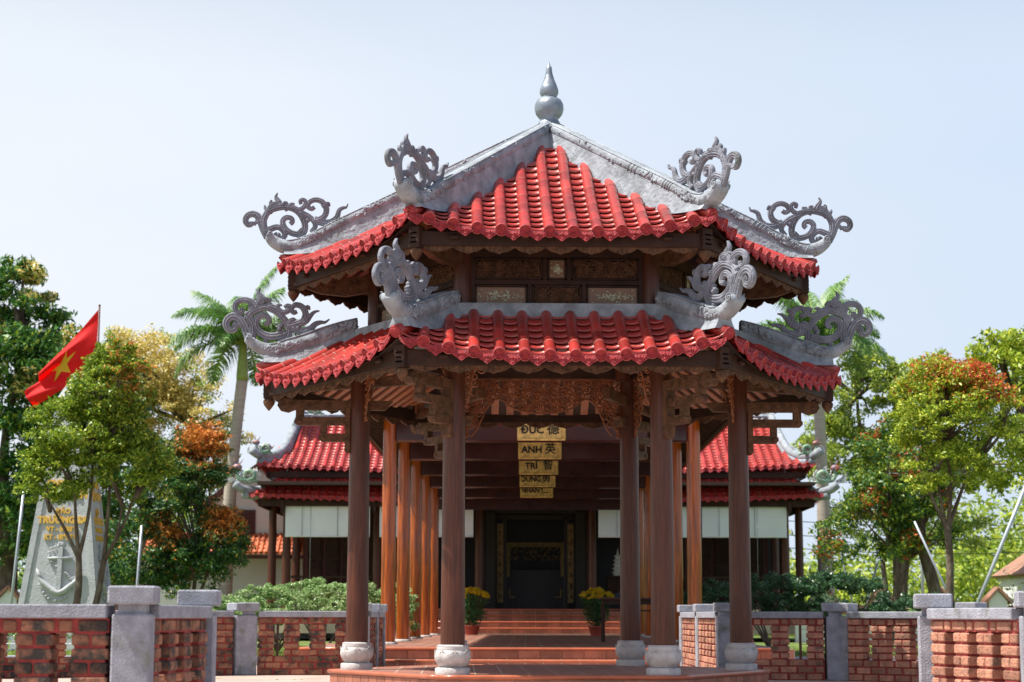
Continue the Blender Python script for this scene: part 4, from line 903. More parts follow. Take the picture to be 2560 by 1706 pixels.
mb = MB(); mb.box((0, 0, .82), (1.1, .5, .10)); mb.box((0, -.25, .64), (1.1, .03, .03)); mb.build('apron', M['wood'], tb)
for x in (-.54, .54):
    for y in (-.25, .25): mb = MB(); mb.box((x, y, .40), (.06, .06, .80), bev=.006); mb.build('leg', M['wood'], tb)
mb = MB(); rs = random.Random(3)
mb.v = []; q = 12; vs = []
for i in range(q + 1):
    for j in range(q + 1):
        x, y = i / q - .5, j / q - .5; h = .13 * max(0, 1 - (2 * abs(x)) ** 3) * max(0, 1 - (2 * abs(y)) ** 3) * (1 + .3 * math.sin(x * 14 + y * 9)); vs.append((x * .5, y * .35, h))
mb.add(vs, [[i * (q + 1) + j, i * (q + 1) + j + 1, (i + 1) * (q + 1) + j + 1, (i + 1) * (q + 1) + j] for i in range(q) for j in range(q)], True)
mb.add([(x, y, 0) for x, y in ((-.25, -.175), (.25, -.175), (.25, .175), (-.25, .175))], [[3, 2, 1, 0]])
tag(mb.build('folded_cloth', M['cloth'], None, T(1.80, 16.55, ZT + .912)), 'dark blue cloth bundle lying on the side table', 'cloth')
e = empty('water_bottle', T(3.05, 17.2, ZT), 0, 'clear plastic water bottle with blue cap on the terrace floor near the table', 'bottle')
mb = MB(); mb.lathe([(.045, 0), (.05, .02), (.05, .24), (.025, .30), (.022, .33)], 16); mb.build('bottle_body', M['bottle'], e); mb = MB(); mb.lathe([(.024, .33), (.024, .36)], 12); mb.build('cap', M['cloth'], e)
e = empty('pagoda_statuette', T(2.62, 33.6 + 3.6, 1.92), 0, 'white stacked miniature pagoda on a stand inside the temple, right of the doorway', 'statuette')
mb = MB(); z = 0
for i in range(5): r = .20 - .022 * i; mb.lathe([(r * .7, z), (r * .7, z + .07), (r, z + .08), (r * .9, z + .11), (r * .6, z + .13)], 12); z += .13
mb.lathe([(.05, z), (.02, z + .1), (.004, z + .2)], 10); mb.build('stacked_tiers', M['white'], e)
mb = MB(); mb.box((0, 0, -.03), (.8, .5, .05)); mb.box((0, 0, -.46), (.7, .4, .8)); tag(mb.build('pedestal_stand', M['wood'], None, T(2.62, 33.6 + 3.6, 1.91)), 'dark timber stand carrying the white miniature pagoda', 'stand')
# ------------------------------------------------------------------ brick balustrades with granite posts
def brick_panel(a, b, par, seed, m, ztop=.61, zb=ZP, pitch=.395, th=.20, kz=0):
    """openwork brick panel between plan points a and b"""
    a, b = Vector((a[0], a[1], 0)), Vector((b[0], b[1], 0)); d = (b - a); L = d.length; d.normalize(); n = Vector((-d.y, d.x, 0)); mtx = Matrix((d, n, Vector((0, 0, 1)))).transposed()
    rs = random.Random(seed); H = ztop - zb; ch = .094; mb, mo = MB(), MB(); o = a
    def put(mbb, x0, x1, z0, z1, t, jit=0, bev=.008):
        c = o + d * ((x0 + x1) / 2 + rs.uniform(-jit, jit)) + Vector((0, 0, (z0 + z1) / 2)) + n * rs.uniform(-jit, jit) * 1.2
        r = Matrix.Rotation(rs.uniform(-jit, jit) * 3, 3, 'Z'); mbb.box(c, (x1 - x0 + rs.uniform(-jit, jit), t, z1 - z0), mtx=mtx @ r, bev=bev)
    nb = 3; z = zb
    mo_t = th - .028
    put(mo, 0, L, zb, zb + nb * ch - .004, mo_t, bev=0)
    for c in range(nb):
        x = -.12 if c % 2 else 0.0
        while x < L - .02:
            x0, x1 = max(x, 0), min(x + .225, L)
            if x1 - x0 > .04: put(mb, x0 + .008, x1 - .008, z + .009, z + ch - .009, th + rs.uniform(-.012, .012), .004, .006)
            x += .24
        z += ch
    zp0 = z; ztc = ztop - ch; npier = max(1, int(round((L - .24) / pitch)) + 1); step = (L - .24) / max(1, npier - 1) if npier > 1 else 0
    rows = max(1, int(round((ztc - zp0) / ch))); ph = (ztc - zp0) / rows
    for i in range(npier):
        xc = .12 + i * step; put(mo, xc - .10, xc + .10, zp0 - .003, ztc + .003, mo_t, bev=0)
        for r in range(rows):
            z0 = zp0 + r * ph
            if r % 2: put(mb, xc - .118, xc + .118, z0 + .010, z0 + ph - .010, th, .005)
            else:
                put(mb, xc - .118, xc - .008, z0 + .010, z0 + ph - .010, th, .004); put(mb, xc + .008, xc + .118, z0 + .010, z0 + ph - .010, th, .004)
    put(mo, 0, L, ztc, ztop, mo_t, bev=0); x = 0; k = 0
    while x < L - .03:
        ln = .225 if k % 2 == 0 else .10; x1 = min(x + ln, L); put(mb, x + .008, x1 - .004, ztc + .010, ztop - .012, th, .004); x = x1 + .022; k += 1
    p = mb.build('brickwork', m, par); mo.build('mortar', M['brickmortar'], p)
    rl = MB(); mid = (a + b) / 2; rl.box((mid.x, mid.y, ztop + .045), (L - .02, th + .07, .09), mtx=mtx, bev=.008); rl.build('coping_rail', M['granite'], par)
def post(x, y, rz, par, wd=.25, zt=.82, dbl=None):
    mb = MB(); mb.box((x, y, (ZP + .64) / 2), (wd, wd, .64 - ZP), rz=rz, bev=.012)
    mb.box((x, y, .66), (wd * .72, wd * .72, .10), rz=rz)
    if dbl: mb.box((x + dbl[0], y + dbl[1], (ZP + .637) / 2), (wd * .92, wd * .92, .637 - ZP), rz=rz + dbl[2], bev=.012)
    p = mb.build('post', M['granite'], par)
    mb = MB(); mb.box((x, y, (zt + .70) / 2), (wd * 1.22, wd * 1.22, zt - .70), rz=rz, bev=.012)
    if dbl: mb.box((x + dbl[0], y + dbl[1], (zt + .70) / 2 - .003), (wd * 1.15, wd * 1.15, zt - .706), rz=rz + dbl[2], bev=.012)
    mb.build('post_cap', M['granite'], p)
def fence(name, lab, pts, m, rots=None, seed=0, dbl={}, skip=(), grp='brick balustrades around the plaza', zt=.61, ep=.14):
    e = empty('brick_balustrade', (0, 0, 0), 0, lab, 'balustrade', grp)
    for i, p in enumerate(pts):
        rz = rots[i] if rots else math.atan2(pts[min(i + 1, len(pts) - 1)][1] - pts[max(i - 1, 0)][1], pts[min(i + 1, len(pts) - 1)][0] - pts[max(i - 1, 0)][0]); post(p[0], p[1], rz, e, dbl=dbl.get(i))
    for i in range(len(pts) - 1):
        if i in skip: continue
        a, b = Vector(pts[i]), Vector(pts[i + 1]); d = (b - a).normalized()
        ea = ep + (.12 if i in dbl and d.dot(Vector(dbl[i][:2])) > 0 else 0); eb = ep + (.12 if i + 1 in dbl and d.dot(Vector(dbl[i + 1][:2])) < 0 else 0)
        brick_panel(a + d * ea, b - d * eb, e, seed * 10 + i, m, ztop=zt)
    return e
fence('l', 'near left stained brick balustrade with tall square granite post and capped return', [(-9.0, -10.0), (-5.9, -10.1), (-3.20, -10.2), (-3.03, -8.35)], M['brick'], rots=[0, 0, .04, .04], seed=1)
fence('lf', 'far left brick balustrade running behind the granite posts to the terrace steps', [(-11.0, 1.6), (-7.6, 3.2), (-4.15, 4.95), (-2.52, 5.1), (-2.47, 6.9), (-2.42, 8.35)], M['brick'], rots=[.45, .45, .15, .05, 0, 0], seed=2, dbl={2: (-.12, -.03, .5)})
fence('rf', 'far right orange brick balustrade beyond the platform, with folded granite corner post', [(2.66, 8.35), (2.62, 5.9), (2.58, 3.3), (4.02, 2.95), (5.5, 1.5), (8.5, -1)], M['brick2'], rots=[0, 0, 0, -.05, -.78, -.6], seed=3, dbl={3: (.12, -.04, -.6)})
fence('rn', 'near right brick balustrade with pale lit bricks at the right edge', [(2.84, -7.1), (3.2, -8.75), (6.2, -8.9)], M['brick2'], rots=[-.2, -.2, 0], seed=4)
e = empty('wire_fence', (0, 0, 0), 0, 'low fence of two thin wires on short stakes behind the far brick balustrades', 'fence')
for nm, z in (('wire', .42), ('wire', .16)):
    mb = MB(); mb.tube([(-16, 9.9, z), (-5, 9.9, z - .01), (-4.2, 9.9, z)], .006, 5); mb.build(nm, M['steel'], e)
    mb = MB(); mb.tube([(4.8, 9.9, z), (10, 9.9, z - .01), (18, 9.9, z)], .006, 5); mb.build(nm, M['steel'], e)
for x in (-16, -13, -10, -7, -4.2, 4.8, 8, 11, 14, 18): mb = MB(); mb.box((x, 9.9, .18), (.04, .04, .64)); mb.build('stake', M['wood'], e)
# ------------------------------------------------------------------ trees, palms, shrubs
def crown(c, r, ncl, nleaf, cr, rs, lump=.25, low=-.6):
    """leaf clusters spread over the crown ellipsoid: dense shell with hollows"""
    out = []; lumps = [(Vector((rs.gauss(0, 1), rs.gauss(0, 1), rs.gauss(0, 1))).normalized(), rs.uniform(-lump, lump)) for _ in range(9)]
    for i in range(ncl):
        d = Vector((rs.gauss(0, 1), rs.gauss(0, 1), rs.gauss(0, 1))).normalized()
        if d.z < low: d.z = -d.z
        k = 1 + sum(a * max(0, d.dot(v)) ** 3 for v, a in lumps); q = rs.uniform(.35, 1.0) ** .6 * k
        out.append((c[0] + d.x * r[0] * q, c[1] + d.y * r[1] * q, c[2] + d.z * r[2] * q, cr * rs.uniform(.6, 1.3), cr * rs.uniform(.6, 1.3), cr * rs.uniform(.35, .8), nleaf * rs.uniform(.5, 1.4)))
    return out
def limb(mb, P, r0, r1, n=8):
    S = spline([Vector(p) for p in P], 5); k = len(S); mb.tube(S, [r0 + (r1 - r0) * i / (k - 1) for i in range(k)], n)
def tree(loc, lab, cat, stems, crowns, mats, matfn, leaf, seed, group=None, name='broadleaf_tree', aspect=.42, bark='bark', ntw=26, droop=0.3):
    rs = random.Random(seed); e = empty(name, loc, 0, lab, cat, group); mb = MB(); tips = []
    for P, r0, r1 in stems: limb(mb, P, r0, r1); tips.append(Vector(P[-1]))
    cl = []
    for c in crowns: cl += crown(*c, rs)
    for i in range(ntw):
        c = rs.choice(cl); a = min(tips, key=lambda t: (t - Vector(c[:3])).length); b = Vector(c[:3])
        m = (a + b) / 2 + Vector((rs.uniform(-.1, .1), rs.uniform(-.1, .1), rs.uniform(-.1, .15))) * (b - a).length
        limb(mb, [a - Vector((0, 0, .15)), m, b], stems[0][2] * .7, stems[0][2] * .12, 5)
    mb.build('trunk', M[bark], e)
    leafcloud('crown', cl, leaf, mats, e, matfn, seed, aspect, droop=droop)
    return e
def top_mat(zlo, zhi, p, idx=1, xf=None):
    def f(C, rs):
        t = np.clip((C[:, 2] - zlo) / (zhi - zlo), 0, 1)
        if xf is not None: t = t * xf(C)
        # blotchy so that the coloured shoots come in patches
        n = np.sin(C[:, 0] * 5.1 + 1) * np.sin(C[:, 1] * 4.3 + 2) * np.sin(C[:, 2] * 5.7)
        return np.where(rs.rand(len(C)) < p * t * (1 + 1.2 * n), idx, 0)
    return f
rs0 = random.Random(1)
# big mango tree at the left edge
tree((-15.4, 37, ZL), 'huge dark green mango tree with tan blossom tips at the left edge of the photo', 'tree',
     [([(0, 0, 0), (.1, 0, 2.0), (.0, .1, 4.0)], .36, .22), ([(0, 0, 3.2), (-1, .2, 5), (-1.5, 0, 6.5)], .2, .1), ([(0, 0, 3), (1, -.2, 4.6), (2.0, 0, 6)], .2, .1), ([(0, 0, 3.6), (-.2, 0, 6), (.2, 0, 9.0)], .2, .08)],
     [((-.6, 0, 7.6), (3.0, 2.2, 3.2), 130, 130, .7, ), ((1.5, 0, 6.6), (1.9, 1.7, 3.1), 90, 130, .62), ((.3, 0, 10.5), (1.35, 1.1, 1.8), 34, 130, .42), ((-1.2, 0, 10.0), (1.3, 1.1, 1.6), 30, 130, .45), ((2.6, .2, 4.6), (1.3, 1.2, 2.8), 60, 120, .55), ((2.9, .3, 6.9), (1.3, 1.2, 2.1), 60, 120, .5), ((-.2, 0, 3.4), (3.2, 1.6, 2.0), 90, 120, .6)],
     [LM['t1'], LM['yellow'], LM['mid']], lambda C, rs: np.where((rs.rand(len(C)) < .5 * (np.sin(C[:, 0] * 2.1) * np.sin(C[:, 2] * 1.7 + 1) > .35)) & (C[:, 2] > 7.5), 1, np.where(rs.rand(len(C)) < .2, 2, 0)), .24, 11, ntw=40, aspect=.33, droop=1.0)
# yellow flowering tree
tree((-12.2, 43, ZL), 'tree covered in pale yellow blossom between the mango tree and the left palm', 'tree',
     [([(0, 0, 0), (.1, 0, 3), (0, 0, 5.5)], .28, .14), ([(0, 0, 4), (1.2, 0, 6), (1.8, 0, 7.5)], .14, .06)],
     [((.0, 0, 9.1), (2.0, 1.6, 1.75), 75, 150, .5), ((1.4, 0, 7.6), (1.9, 1.5, 1.9), 65, 140, .5), ((-.8, 0, 7.6), (1.8, 1.5, 2.0), 45, 130, .5), ((1.7, 0, 6.0), (1.6, 1.2, 1.6), 40, 120, .5)],
     [LM['olive'], LM['yellow']], lambda C, rs: np.where(rs.rand(len(C)) < .3 + .65 * np.clip((C[:, 2] - 5.4) / 1.6, 0, 1) * (np.sin(C[:, 0] * 3 + C[:, 2] * 2) > -.8), 1, 0), .14, 12, ntw=34)
# young tree in front of the monument, forked trunk
tree((-8.25, 14, ZL), 'bright green forked tree with a red flushed top in front of the grey monument', 'tree',
     [([(-.12, 0, 0), (-.25, 0, .6), (-.20, 0, 1.3), (-.22, 0, 1.9)], .085, .06), ([(.02, .1, 0), (.08, .1, .7), (.18, .1, 1.3), (.25, .1, 1.85)], .075, .055),
      ([(-.22, 0, 1.85), (-.5, 0, 2.4), (-.8, 0, 2.9)], .045, .02), ([(-.22, 0, 1.85), (-.3, 0, 2.6), (-.35, 0, 3.3)], .045, .02), ([(-.22, 0, 1.85), (-.05, 0, 2.8), (.0, 0, 4.2)], .045, .02),
      ([(.25, .1, 1.8), (.3, .1, 2.8), (.35, .1, 4.2)], .045, .02), ([(.25, .1, 1.8), (.6, .1, 2.5), (.85, .1, 3.2)], .045, .02), ([(.25, .1, 1.8), (.5, 0, 2.3), (.6, 0, 3.0)], .04, .02)],
     [((.25, 0, 5.0), (.80, .8, 1.05), 110, 90, .2), ((-.1, 0, 4.25), (1.15, 1.0, .95), 150, 90, .22), ((-.75, 0, 3.35), (.80, .7, .62), 75, 80, .2), ((.65, 0, 3.55), (.85, .7, .95), 90, 85, .22)],
     [LM['mid'], LM['orange']], top_mat(4.8, 5.5, .35, xf=lambda C: np.clip((C[:, 0] - .2) / .4, 0, 1)), .095, 13, ntw=50, aspect=.45)
# orange tipped shrubby tree
tree((-8.0, 25, ZL), 'dark bushy tree with glowing orange young leaves left of the temple', 'tree',
     [([(0, 0, 0), (-.1, 0, 1.0), (-.3, 0, 2.0)], .07, .04), ([(.1, 0, 0), (.2, 0, 1.2), (.3, 0, 2.4)], .07, .04), ([(0, 0, .2), (.4, 0, 1.4), (.7, 0, 2.2)], .05, .03)],
     [((.2, 0, 4.5), (1.0, .8, 1.15), 110, 100, .26), ((.85, 0, 2.6), (.85, .8, 1.2), 110, 100, .26), ((-.9, 0, 2.2), (1.1, .8, 1.4), 130, 100, .28), ((0, 0, 1.8), (1.1, .8, .8), 60, 90, .25), ((-.6, 0, 3.9), (1.1, .8, 1.1), 90, 100, .28)],
     [LM['deep'], LM['orange'], LM['mid']], lambda C, rs: np.where((rs.rand(len(C)) < .92 * np.clip(np.maximum(1.5 - 1.6 * np.hypot(C[:, 0] - .4, C[:, 2] - 5.2), np.maximum(1.4 - 1.9 * np.hypot(C[:, 0] - 1.0, C[:, 2] - 3.2), 1.1 - 1.8 * np.hypot(C[:, 0] + .4, C[:, 2] - 2.9))), .03, 1)), 1, np.where(rs.rand(len(C)) < .12, 2, 0)), .11, 14, ntw=40)
# right: round red and green tree
tree((8.75, 15, ZL), 'round topped tree with green, yellow and red leaves on a slim bare trunk, right side', 'tree',
     [([(0.02, 0, 0), (0, 0, .9), (.03, 0, 1.9), (0, 0, 2.6)], .095, .07), ([(0, 0, 2.5), (-.35, 0, 3.3), (-.6, 0, 4.0)], .05, .02), ([(0, 0, 2.5), (.1, 0, 3.4), (0, 0, 4.4)], .05, .02), ([(0, 0, 2.5), (.3, .1, 3.2), (.6, 0, 4.0)], .05, .02), ([(0, 0, 2.4), (-.1, 0, 3.0), (-.2, 0, 3.8)], .04, .02)],
     [((.12, 0, 4.85), (1.22, 1.1, 1.2), 230, 100, .24), ((.2, 0, 3.75), (1.05, .9, .8), 90, 85, .24)],
     [LM['mid'], LM['redl'], LM['yg']], lambda C, rs: np.where(rs.rand(len(C)) < .95 * np.clip((C[:, 2] - 4.9) / .8, 0, 1) * np.clip(.45 + C[:, 0] * .6, .15, 1), 1, np.where(rs.rand(len(C)) < .6, 2, 0)), .09, 15, ntw=50, aspect=.45)
# right: lower tree beside the temple
tree((10.1, 26, ZL), 'dense green tree with a few reddish shoots between the temple and the round topped tree', 'tree',
     [([(0, 0, 0), (-.1, 0, 1.0), (-.2, 0, 2.2)], .10, .06), ([(.1, 0, 0), (.3, 0, 1.2), (.5, 0, 2.4)], .08, .05), ([(0, 0, .2), (.1, 0, 1.4), (.1, 0, 2.6)], .06, .04)],
     [((.05, 0, 4.3), (1.25, 1.0, 1.25), 110, 90, .3), ((-.5, 0, 2.9), (1.15, 1.0, 1.2), 90, 90, .3), ((.8, 0, 3.0), (1.1, 1.0, 1.0), 70, 90, .3)],
     [LM['mid'], LM['redl'], LM['deep']], lambda C, rs: np.where(rs.rand(len(C)) < .25 * (np.sin(C[:, 0] * 3) * np.sin(C[:, 2] * 3) > .3), 1, np.where(rs.rand(len(C)) < .45, 2, 0)), .12, 16, ntw=34)
# right: tall airy tree behind
tree((15.0, 46, ZL), 'tall airy olive green tree rising behind the round topped tree', 'tree',
     [([(0, 0, 0), (.1, 0, 3), (0, 0, 6)], .28, .14), ([(0, 0, 5), (-1.2, 0, 7.4), (-1.4, 0, 9)], .12, .05), ([(0, 0, 5), (1.2, 0, 7.4), (1.4, 0, 9)], .12, .05)],
     [((-.9, 0, 9.0), (1.5, 1.2, 1.6), 60, 120, .42), ((1.3, 0, 8.8), (1.7, 1.2, 1.6), 60, 120, .42), ((-1.9, 0, 6.6), (1.6, 1.2, 1.8), 70, 120, .5), ((.6, 0, 6.1), (2.6, 1.2, 1.9), 90, 120, .5), ((0, 0, 4), (3.0, 1.2, 1.2), 50, 90, .5)],
     [LM['olive'], LM['yg']], lambda C, rs: (rs.rand(len(C)) < .3).astype(int), .19, 17, ntw=44)
tree((13.2, 26, ZL), 'yellow green leafy tree cut off by the right edge of the photo', 'tree',
     [([(-1.8, 0, 0), (-1.95, 0, 1.4), (-2.3, 0, 3.2), (-1.6, 0, 4.6)], .20, .12), ([(-1.9, 0, 3.6), (-.6, 0, 5.2), (.3, 0, 6.6)], .12, .05)],
     [((.5, 0, 7.0), (1.5, 1.2, 1.5), 90, 100, .36), ((.9, 0, 4.7), (1.5, 1.2, 1.5), 80, 90, .36), ((2.2, 0, 5.6), (1.5, 1.2, 2.2), 60, 90, .4)],
     [LM['yg'], LM['mid']], lambda C, rs: (rs.rand(len(C)) < .35).astype(int), .15, 18, ntw=30)
def palm(loc, H, lab, seed, lean=(0, 0), fr_=20):
    rs = random.Random(seed); e = empty('royal_palm', loc, 0, lab, 'palm tree', 'royal palms beside the temple'); mb = MB()
    P = [(lean[0] * (i / 8) ** 2, lean[1] * (i / 8) ** 2, H * i / 8) for i in range(9)]
    S = spline([Vector(p) for p in P], 6); k = len(S); mb.tube(S, [(.27 - .09 * (i / k)) * (1 + .08 * math.sin(i / k * 7) + (.15 if i < 3 else 0)) * (1.015 if i % 2 else .985) for i in range(k)], 16); mb.build('trunk', M['palmbark'], e)
    top = S[-1]; mb = MB(); mb.tube([top + Vector((0, 0, z)) for z in (-.05, .1, .5, 1.0, 1.4)], [.19, .20, .175, .13, .09], 14); mb.build('crownshaft', M['crownshaft'], e)
    o = top + Vector((0, 0, 1.25))
    for i in range(fr_):
        az = 6.283 * i / fr_ * 2.618 + rs.uniform(-.2, .2); el = R_(82 - 80 * (i / fr_) ** .8 + rs.uniform(-6, 6)); L = rs.uniform(2.5, 3.1); h = Vector((math.cos(az), math.sin(az), 0)); mb = MB()
        pts = []; p = o.copy(); ang = el; n = 16
        for j in range(n + 1):
            pts.append(p.copy()); p = p + (h * math.cos(ang) + Vector((0, 0, math.sin(ang)))) * (L / n); ang -= R_(3.6 + 3.2 * j / n) * (1.15 if el < 1 else .55)
        mb.cur = 0; mb.tube(pts, [.035 * (1 - .85 * j / n) for j in range(n + 1)], 5)
        mb.cur = 1; side = Vector((-h.y, h.x, 0)); vs, fs = [], []
        for j in range(4, n * 7):
            t = j / (n * 7); q = t * n; a = int(q); f = q - a; b = pts[a].lerp(pts[min(a + 1, n)], f); tg = (pts[min(a + 1, n)] - pts[a]).normalized() if a < n else tg
            ll = (.86 * math.sin(math.pi * min(1, t * .88 + .14)) ** .6) * rs.uniform(.8, 1.1)
            for sg in (-1, 1):
                d = (side * sg * .75 + tg * .55 + Vector((0, 0, rs.uniform(-.25, .45)))).normalized(); m_ = b + d * ll * .5; tip = m_ + (d * .6 + Vector((0, 0, -rs.uniform(.5, .95)))).normalized() * ll * .5; wv = tg * .021
                vs = [b - wv, b + wv, m_ + wv * .9, m_ - wv * .9, tip]; mb.add(vs, [[0, 1, 2, 3], [3, 2, 4]], False)
        mb.build('frond', [M['crownshaft'], LM['palm']], e)
    return e
palm((-8.8, 39, ZL), 8.5, 'tall royal palm with a pale trunk rising left of the pavilion', 5, lean=(.45, 0))
palm((10.95, 39, ZL), 8.7, 'tall royal palm rising behind the right corner of the pavilion roofs', 9, lean=(-.15, 0))
def shrub(x, y, r, h, lab, seed, dark=False, grp='rounded shrubs in front of the temple'):
    rs = random.Random(seed); e = empty('rounded_shrub', (x, y, ZL), 0, lab, 'shrub', grp); mb = MB()
    for i in range(7):
        a = rs.uniform(0, 6.28); limb(mb, [(0, 0, 0), (r * .3 * math.cos(a), r * .3 * math.sin(a), h * .3), (r * .65 * math.cos(a), r * .65 * math.sin(a), h * .65)], .03, .012, 5)
    mb.build('stems', M['bark'], e); cl = crown((0, 0, h * .62), (r * 1.12, r * .8, h * .40), int(80 * r), 110, .15, rs, .2, -.5)
    leafcloud('foliage', cl, .065, LM['shrubd'] if dark else LM['shrub'], e, seed=seed, aspect=.5, upb=.7)
for a in [(-5.8, 15.5, .85, 1.2, 'low pale green shrub just right of the tallest left granite post', 1, 0), (-4.9, 17.0, 1.05, 1.4, 'light green rounded shrub left of the leftmost pavilion column', 2, 0), (-3.85, 15.8, .95, 1.5, 'brightest tall rounded shrub directly left of the leftmost pavilion column', 3, 0),
          (-3.2, 18.5, .9, 1.45, 'pale shrub showing on both sides of the leftmost pavilion column', 4, 0), (-2.6, 20.5, .5, 1.3, 'pale shrub glimpsed between the amber walkway columns', 5, 0),
          (4.4, 17.8, .9, 1.5, 'dark green shrub between the two right pavilion columns', 6, 1), (5.3, 15.8, 1.05, 1.6, 'dark green shrub touching the rightmost pavilion column', 7, 1), (6.7, 16.0, 1.3, 1.72, 'largest dark green dome shaped shrub right of the pavilion', 8, 1), (8.2, 15.5, 1.05, 1.15, 'low dark green shrub right of the largest dome shaped shrub', 9, 1)]: shrub(*a[:6], bool(a[6]))
shrub(-6.6, 19, .5, .95, 'small yellow green shrub behind the second granite post cap on the left', 21)
shrub(9.3, 19, .75, 1.05, 'light green shrub at the foot of the round topped tree', 22); shrub(12.6, 20, 1.5, .85, 'low yellow green clipped shrub near the right edge', 23)
shrub(-9.0, 13.2, .5, .75, 'small bright shrub at the foot of the monument beside the forked trunks', 24)
shrub(-11.0, 14.6, .7, .6, 'low dark shrub behind the near left coping at the photo edge', 25, True)
# ------------------------------------------------------------------ sovereignty monument
mn_ = empty('monument', (-9.87, 19.7, ZL), 0, 'tapering grey four sided monument with gold lettering and an anchor relief', 'monument')
wb, wt, Hm = .98, .30, 5.6; mb = MB()
def sec(z): return wb + (wt - wb) * z / Hm
vs = []
for z in (0, Hm):
    s_ = sec(z)
    vs += [(-s_, -s_, z), (s_, -s_, z), (s_, s_, z), (-s_, s_, z)]
mb.add(vs, [[3, 2, 1, 0], [4, 5, 6, 7], [0, 1, 5, 4], [1, 2, 6, 5], [2, 3, 7, 6], [3, 0, 4, 7]]); mb.add([(-wt, -wt, Hm), (wt, -wt, Hm), (wt, wt, Hm), (-wt, wt, Hm), (0, 0, Hm + .6)], [[0, 1, 4], [1, 2, 4], [2, 3, 4], [3, 0, 4]])
shaft = mb.build('shaft', M['concrete'], mn_)
tilt = math.atan((wb - wt) / Hm)
def face_mtx(face, x, z):      # face 0 front (-y), 1 right (+x)
    s_ = sec(z); base = Matrix.Translation((x, -s_ - .012, z)) @ Matrix.Rotation(math.pi / 2 - tilt, 4, 'X')
    return (Matrix.Rotation(math.pi / 2, 4, 'Z') @ base) if face else base
mb = MB()
for rz in (0, math.pi / 2):
    for sg in (-1, 1):
        P = []
        for z in (0, Hm): s_ = sec(z); P.append(Matrix.Rotation(rz, 3, 'Z') @ Vector((sg * (s_ - .07), -s_ - .012, z)))
        mb.beam(P[0], P[1], .13, .035, upv=(0, 1, 0) if rz == 0 else (1, 0, 0))
mb.build('edge_border', M['concrete'], mn_)
for fc, sxx in ((0, 1), (1, 1)):
    for body, z, sz in (('CHXHCN', 3.66, .19), ('VIỆT NAM', 3.40, .24), ('ĐẢO', 3.04, .15), ('TRƯỜNG SA', 2.84, .205), ('VT - 8°38´B', 2.64, .15), ('KT - III°55´Đ', 2.46, .15)):
        text(body, sz, .02, M['goldpaint'], mn_, face_mtx(fc, 0, z), bold=.05, sx=.95)
for fc in (0, 1):
    mb = MB(); Q = lambda x, z: face_mtx(fc, x, z + .80) @ Vector((0, 0, .03))
    mb.beam(Q(0, .50), Q(0, 1.42), .10, .06, upv=(0, 1, 0) if not fc else (1, 0, 0)); mb.tube([Q(-.27, 1.20), Q(.27, 1.20)], .035, 8)
    mb.tube([Q(.06 * math.cos(a), 1.48 + .06 * math.sin(a)) for a in [i * .4 for i in range(17)]], .018, 6)
    P = spline([Vector((-.46, .92)), Vector((-.42, .76)), Vector((-.26, .60)), Vector((0, .44)), Vector((.26, .60)), Vector((.42, .76)), Vector((.46, .92))], 5)
    mb.tube([Q(p.x, p.y) for p in P], [.02 + .045 * math.sin(math.pi * i / (len(P) - 1)) for i in range(len(P))], 8)
    for sg in (-1, 1): mb.tube([Q(sg * .50, .98), Q(sg * .44, .82), Q(sg * .34, .74)], [.008, .05, .008], 6)
    for i in range(26):
        t = i / 25; P0 = spline([Vector((.02, 1.50)), Vector((-.24, 1.38)), Vector((-.18, 1.12)), Vector((.05, .95)), Vector((.22, .80)), Vector((.30, .58)), Vector((.10, .30)), Vector((-.20, .32)), Vector((-.42, .62))], 4)
        p = P0[int(t * (len(P0) - 1))]; mb.ball(Q(p.x, p.y), .032, 8, 5, (1, 1, .7))
    mb.build('anchor_relief', M['concrete'], mn_)
# flag
fl = empty('flag_on_pole', (-10.0, 23, ZL), 0, 'red flag with a yellow star hanging slack from a dark pole above the trees', 'flag')
mb = MB(); mb.tube([(0, 0, 0), (0, 0, 8.3)], .024, 8); mb.ball((0, 0, 8.31), .03); mb.build('pole', M['darkred'], fl)
mb = MB(); nu, nv = 36, 24; vs = []
def flagpt(u, v):
    x = -.03 - 1.46 * u - .20 * u * v
    z = 8.2 - 1.60 * u + (-1.55 * (1 - u) - .80 * u) * v
    y = .13 * math.sin(v * 9 + u * 5) * (.15 + u) + .08 * math.sin(v * 17 + u * 3) * u
    x += .12 * u * math.sin(v * 7 + .8)
    return (x, y, z)
for j in range(nv + 1):
    for i in range(nu + 1): vs.append(flagpt(i / nu, j / nv))
n1 = nu + 1; k0 = len(vs); vs += [(v[0], v[1] + .012, v[2]) for v in vs]
mb.add(vs, [[j * n1 + i, j * n1 + i + 1, (j + 1) * n1 + i + 1, (j + 1) * n1 + i] for j in range(nv) for i in range(nu)] + [[k0 + j * n1 + i + 1, k0 + j * n1 + i, k0 + (j + 1) * n1 + i, k0 + (j + 1) * n1 + i + 1] for j in range(nv) for i in range(nu)], True)
f_ = mb.build('cloth', M['flag'], fl)
mb = MB()
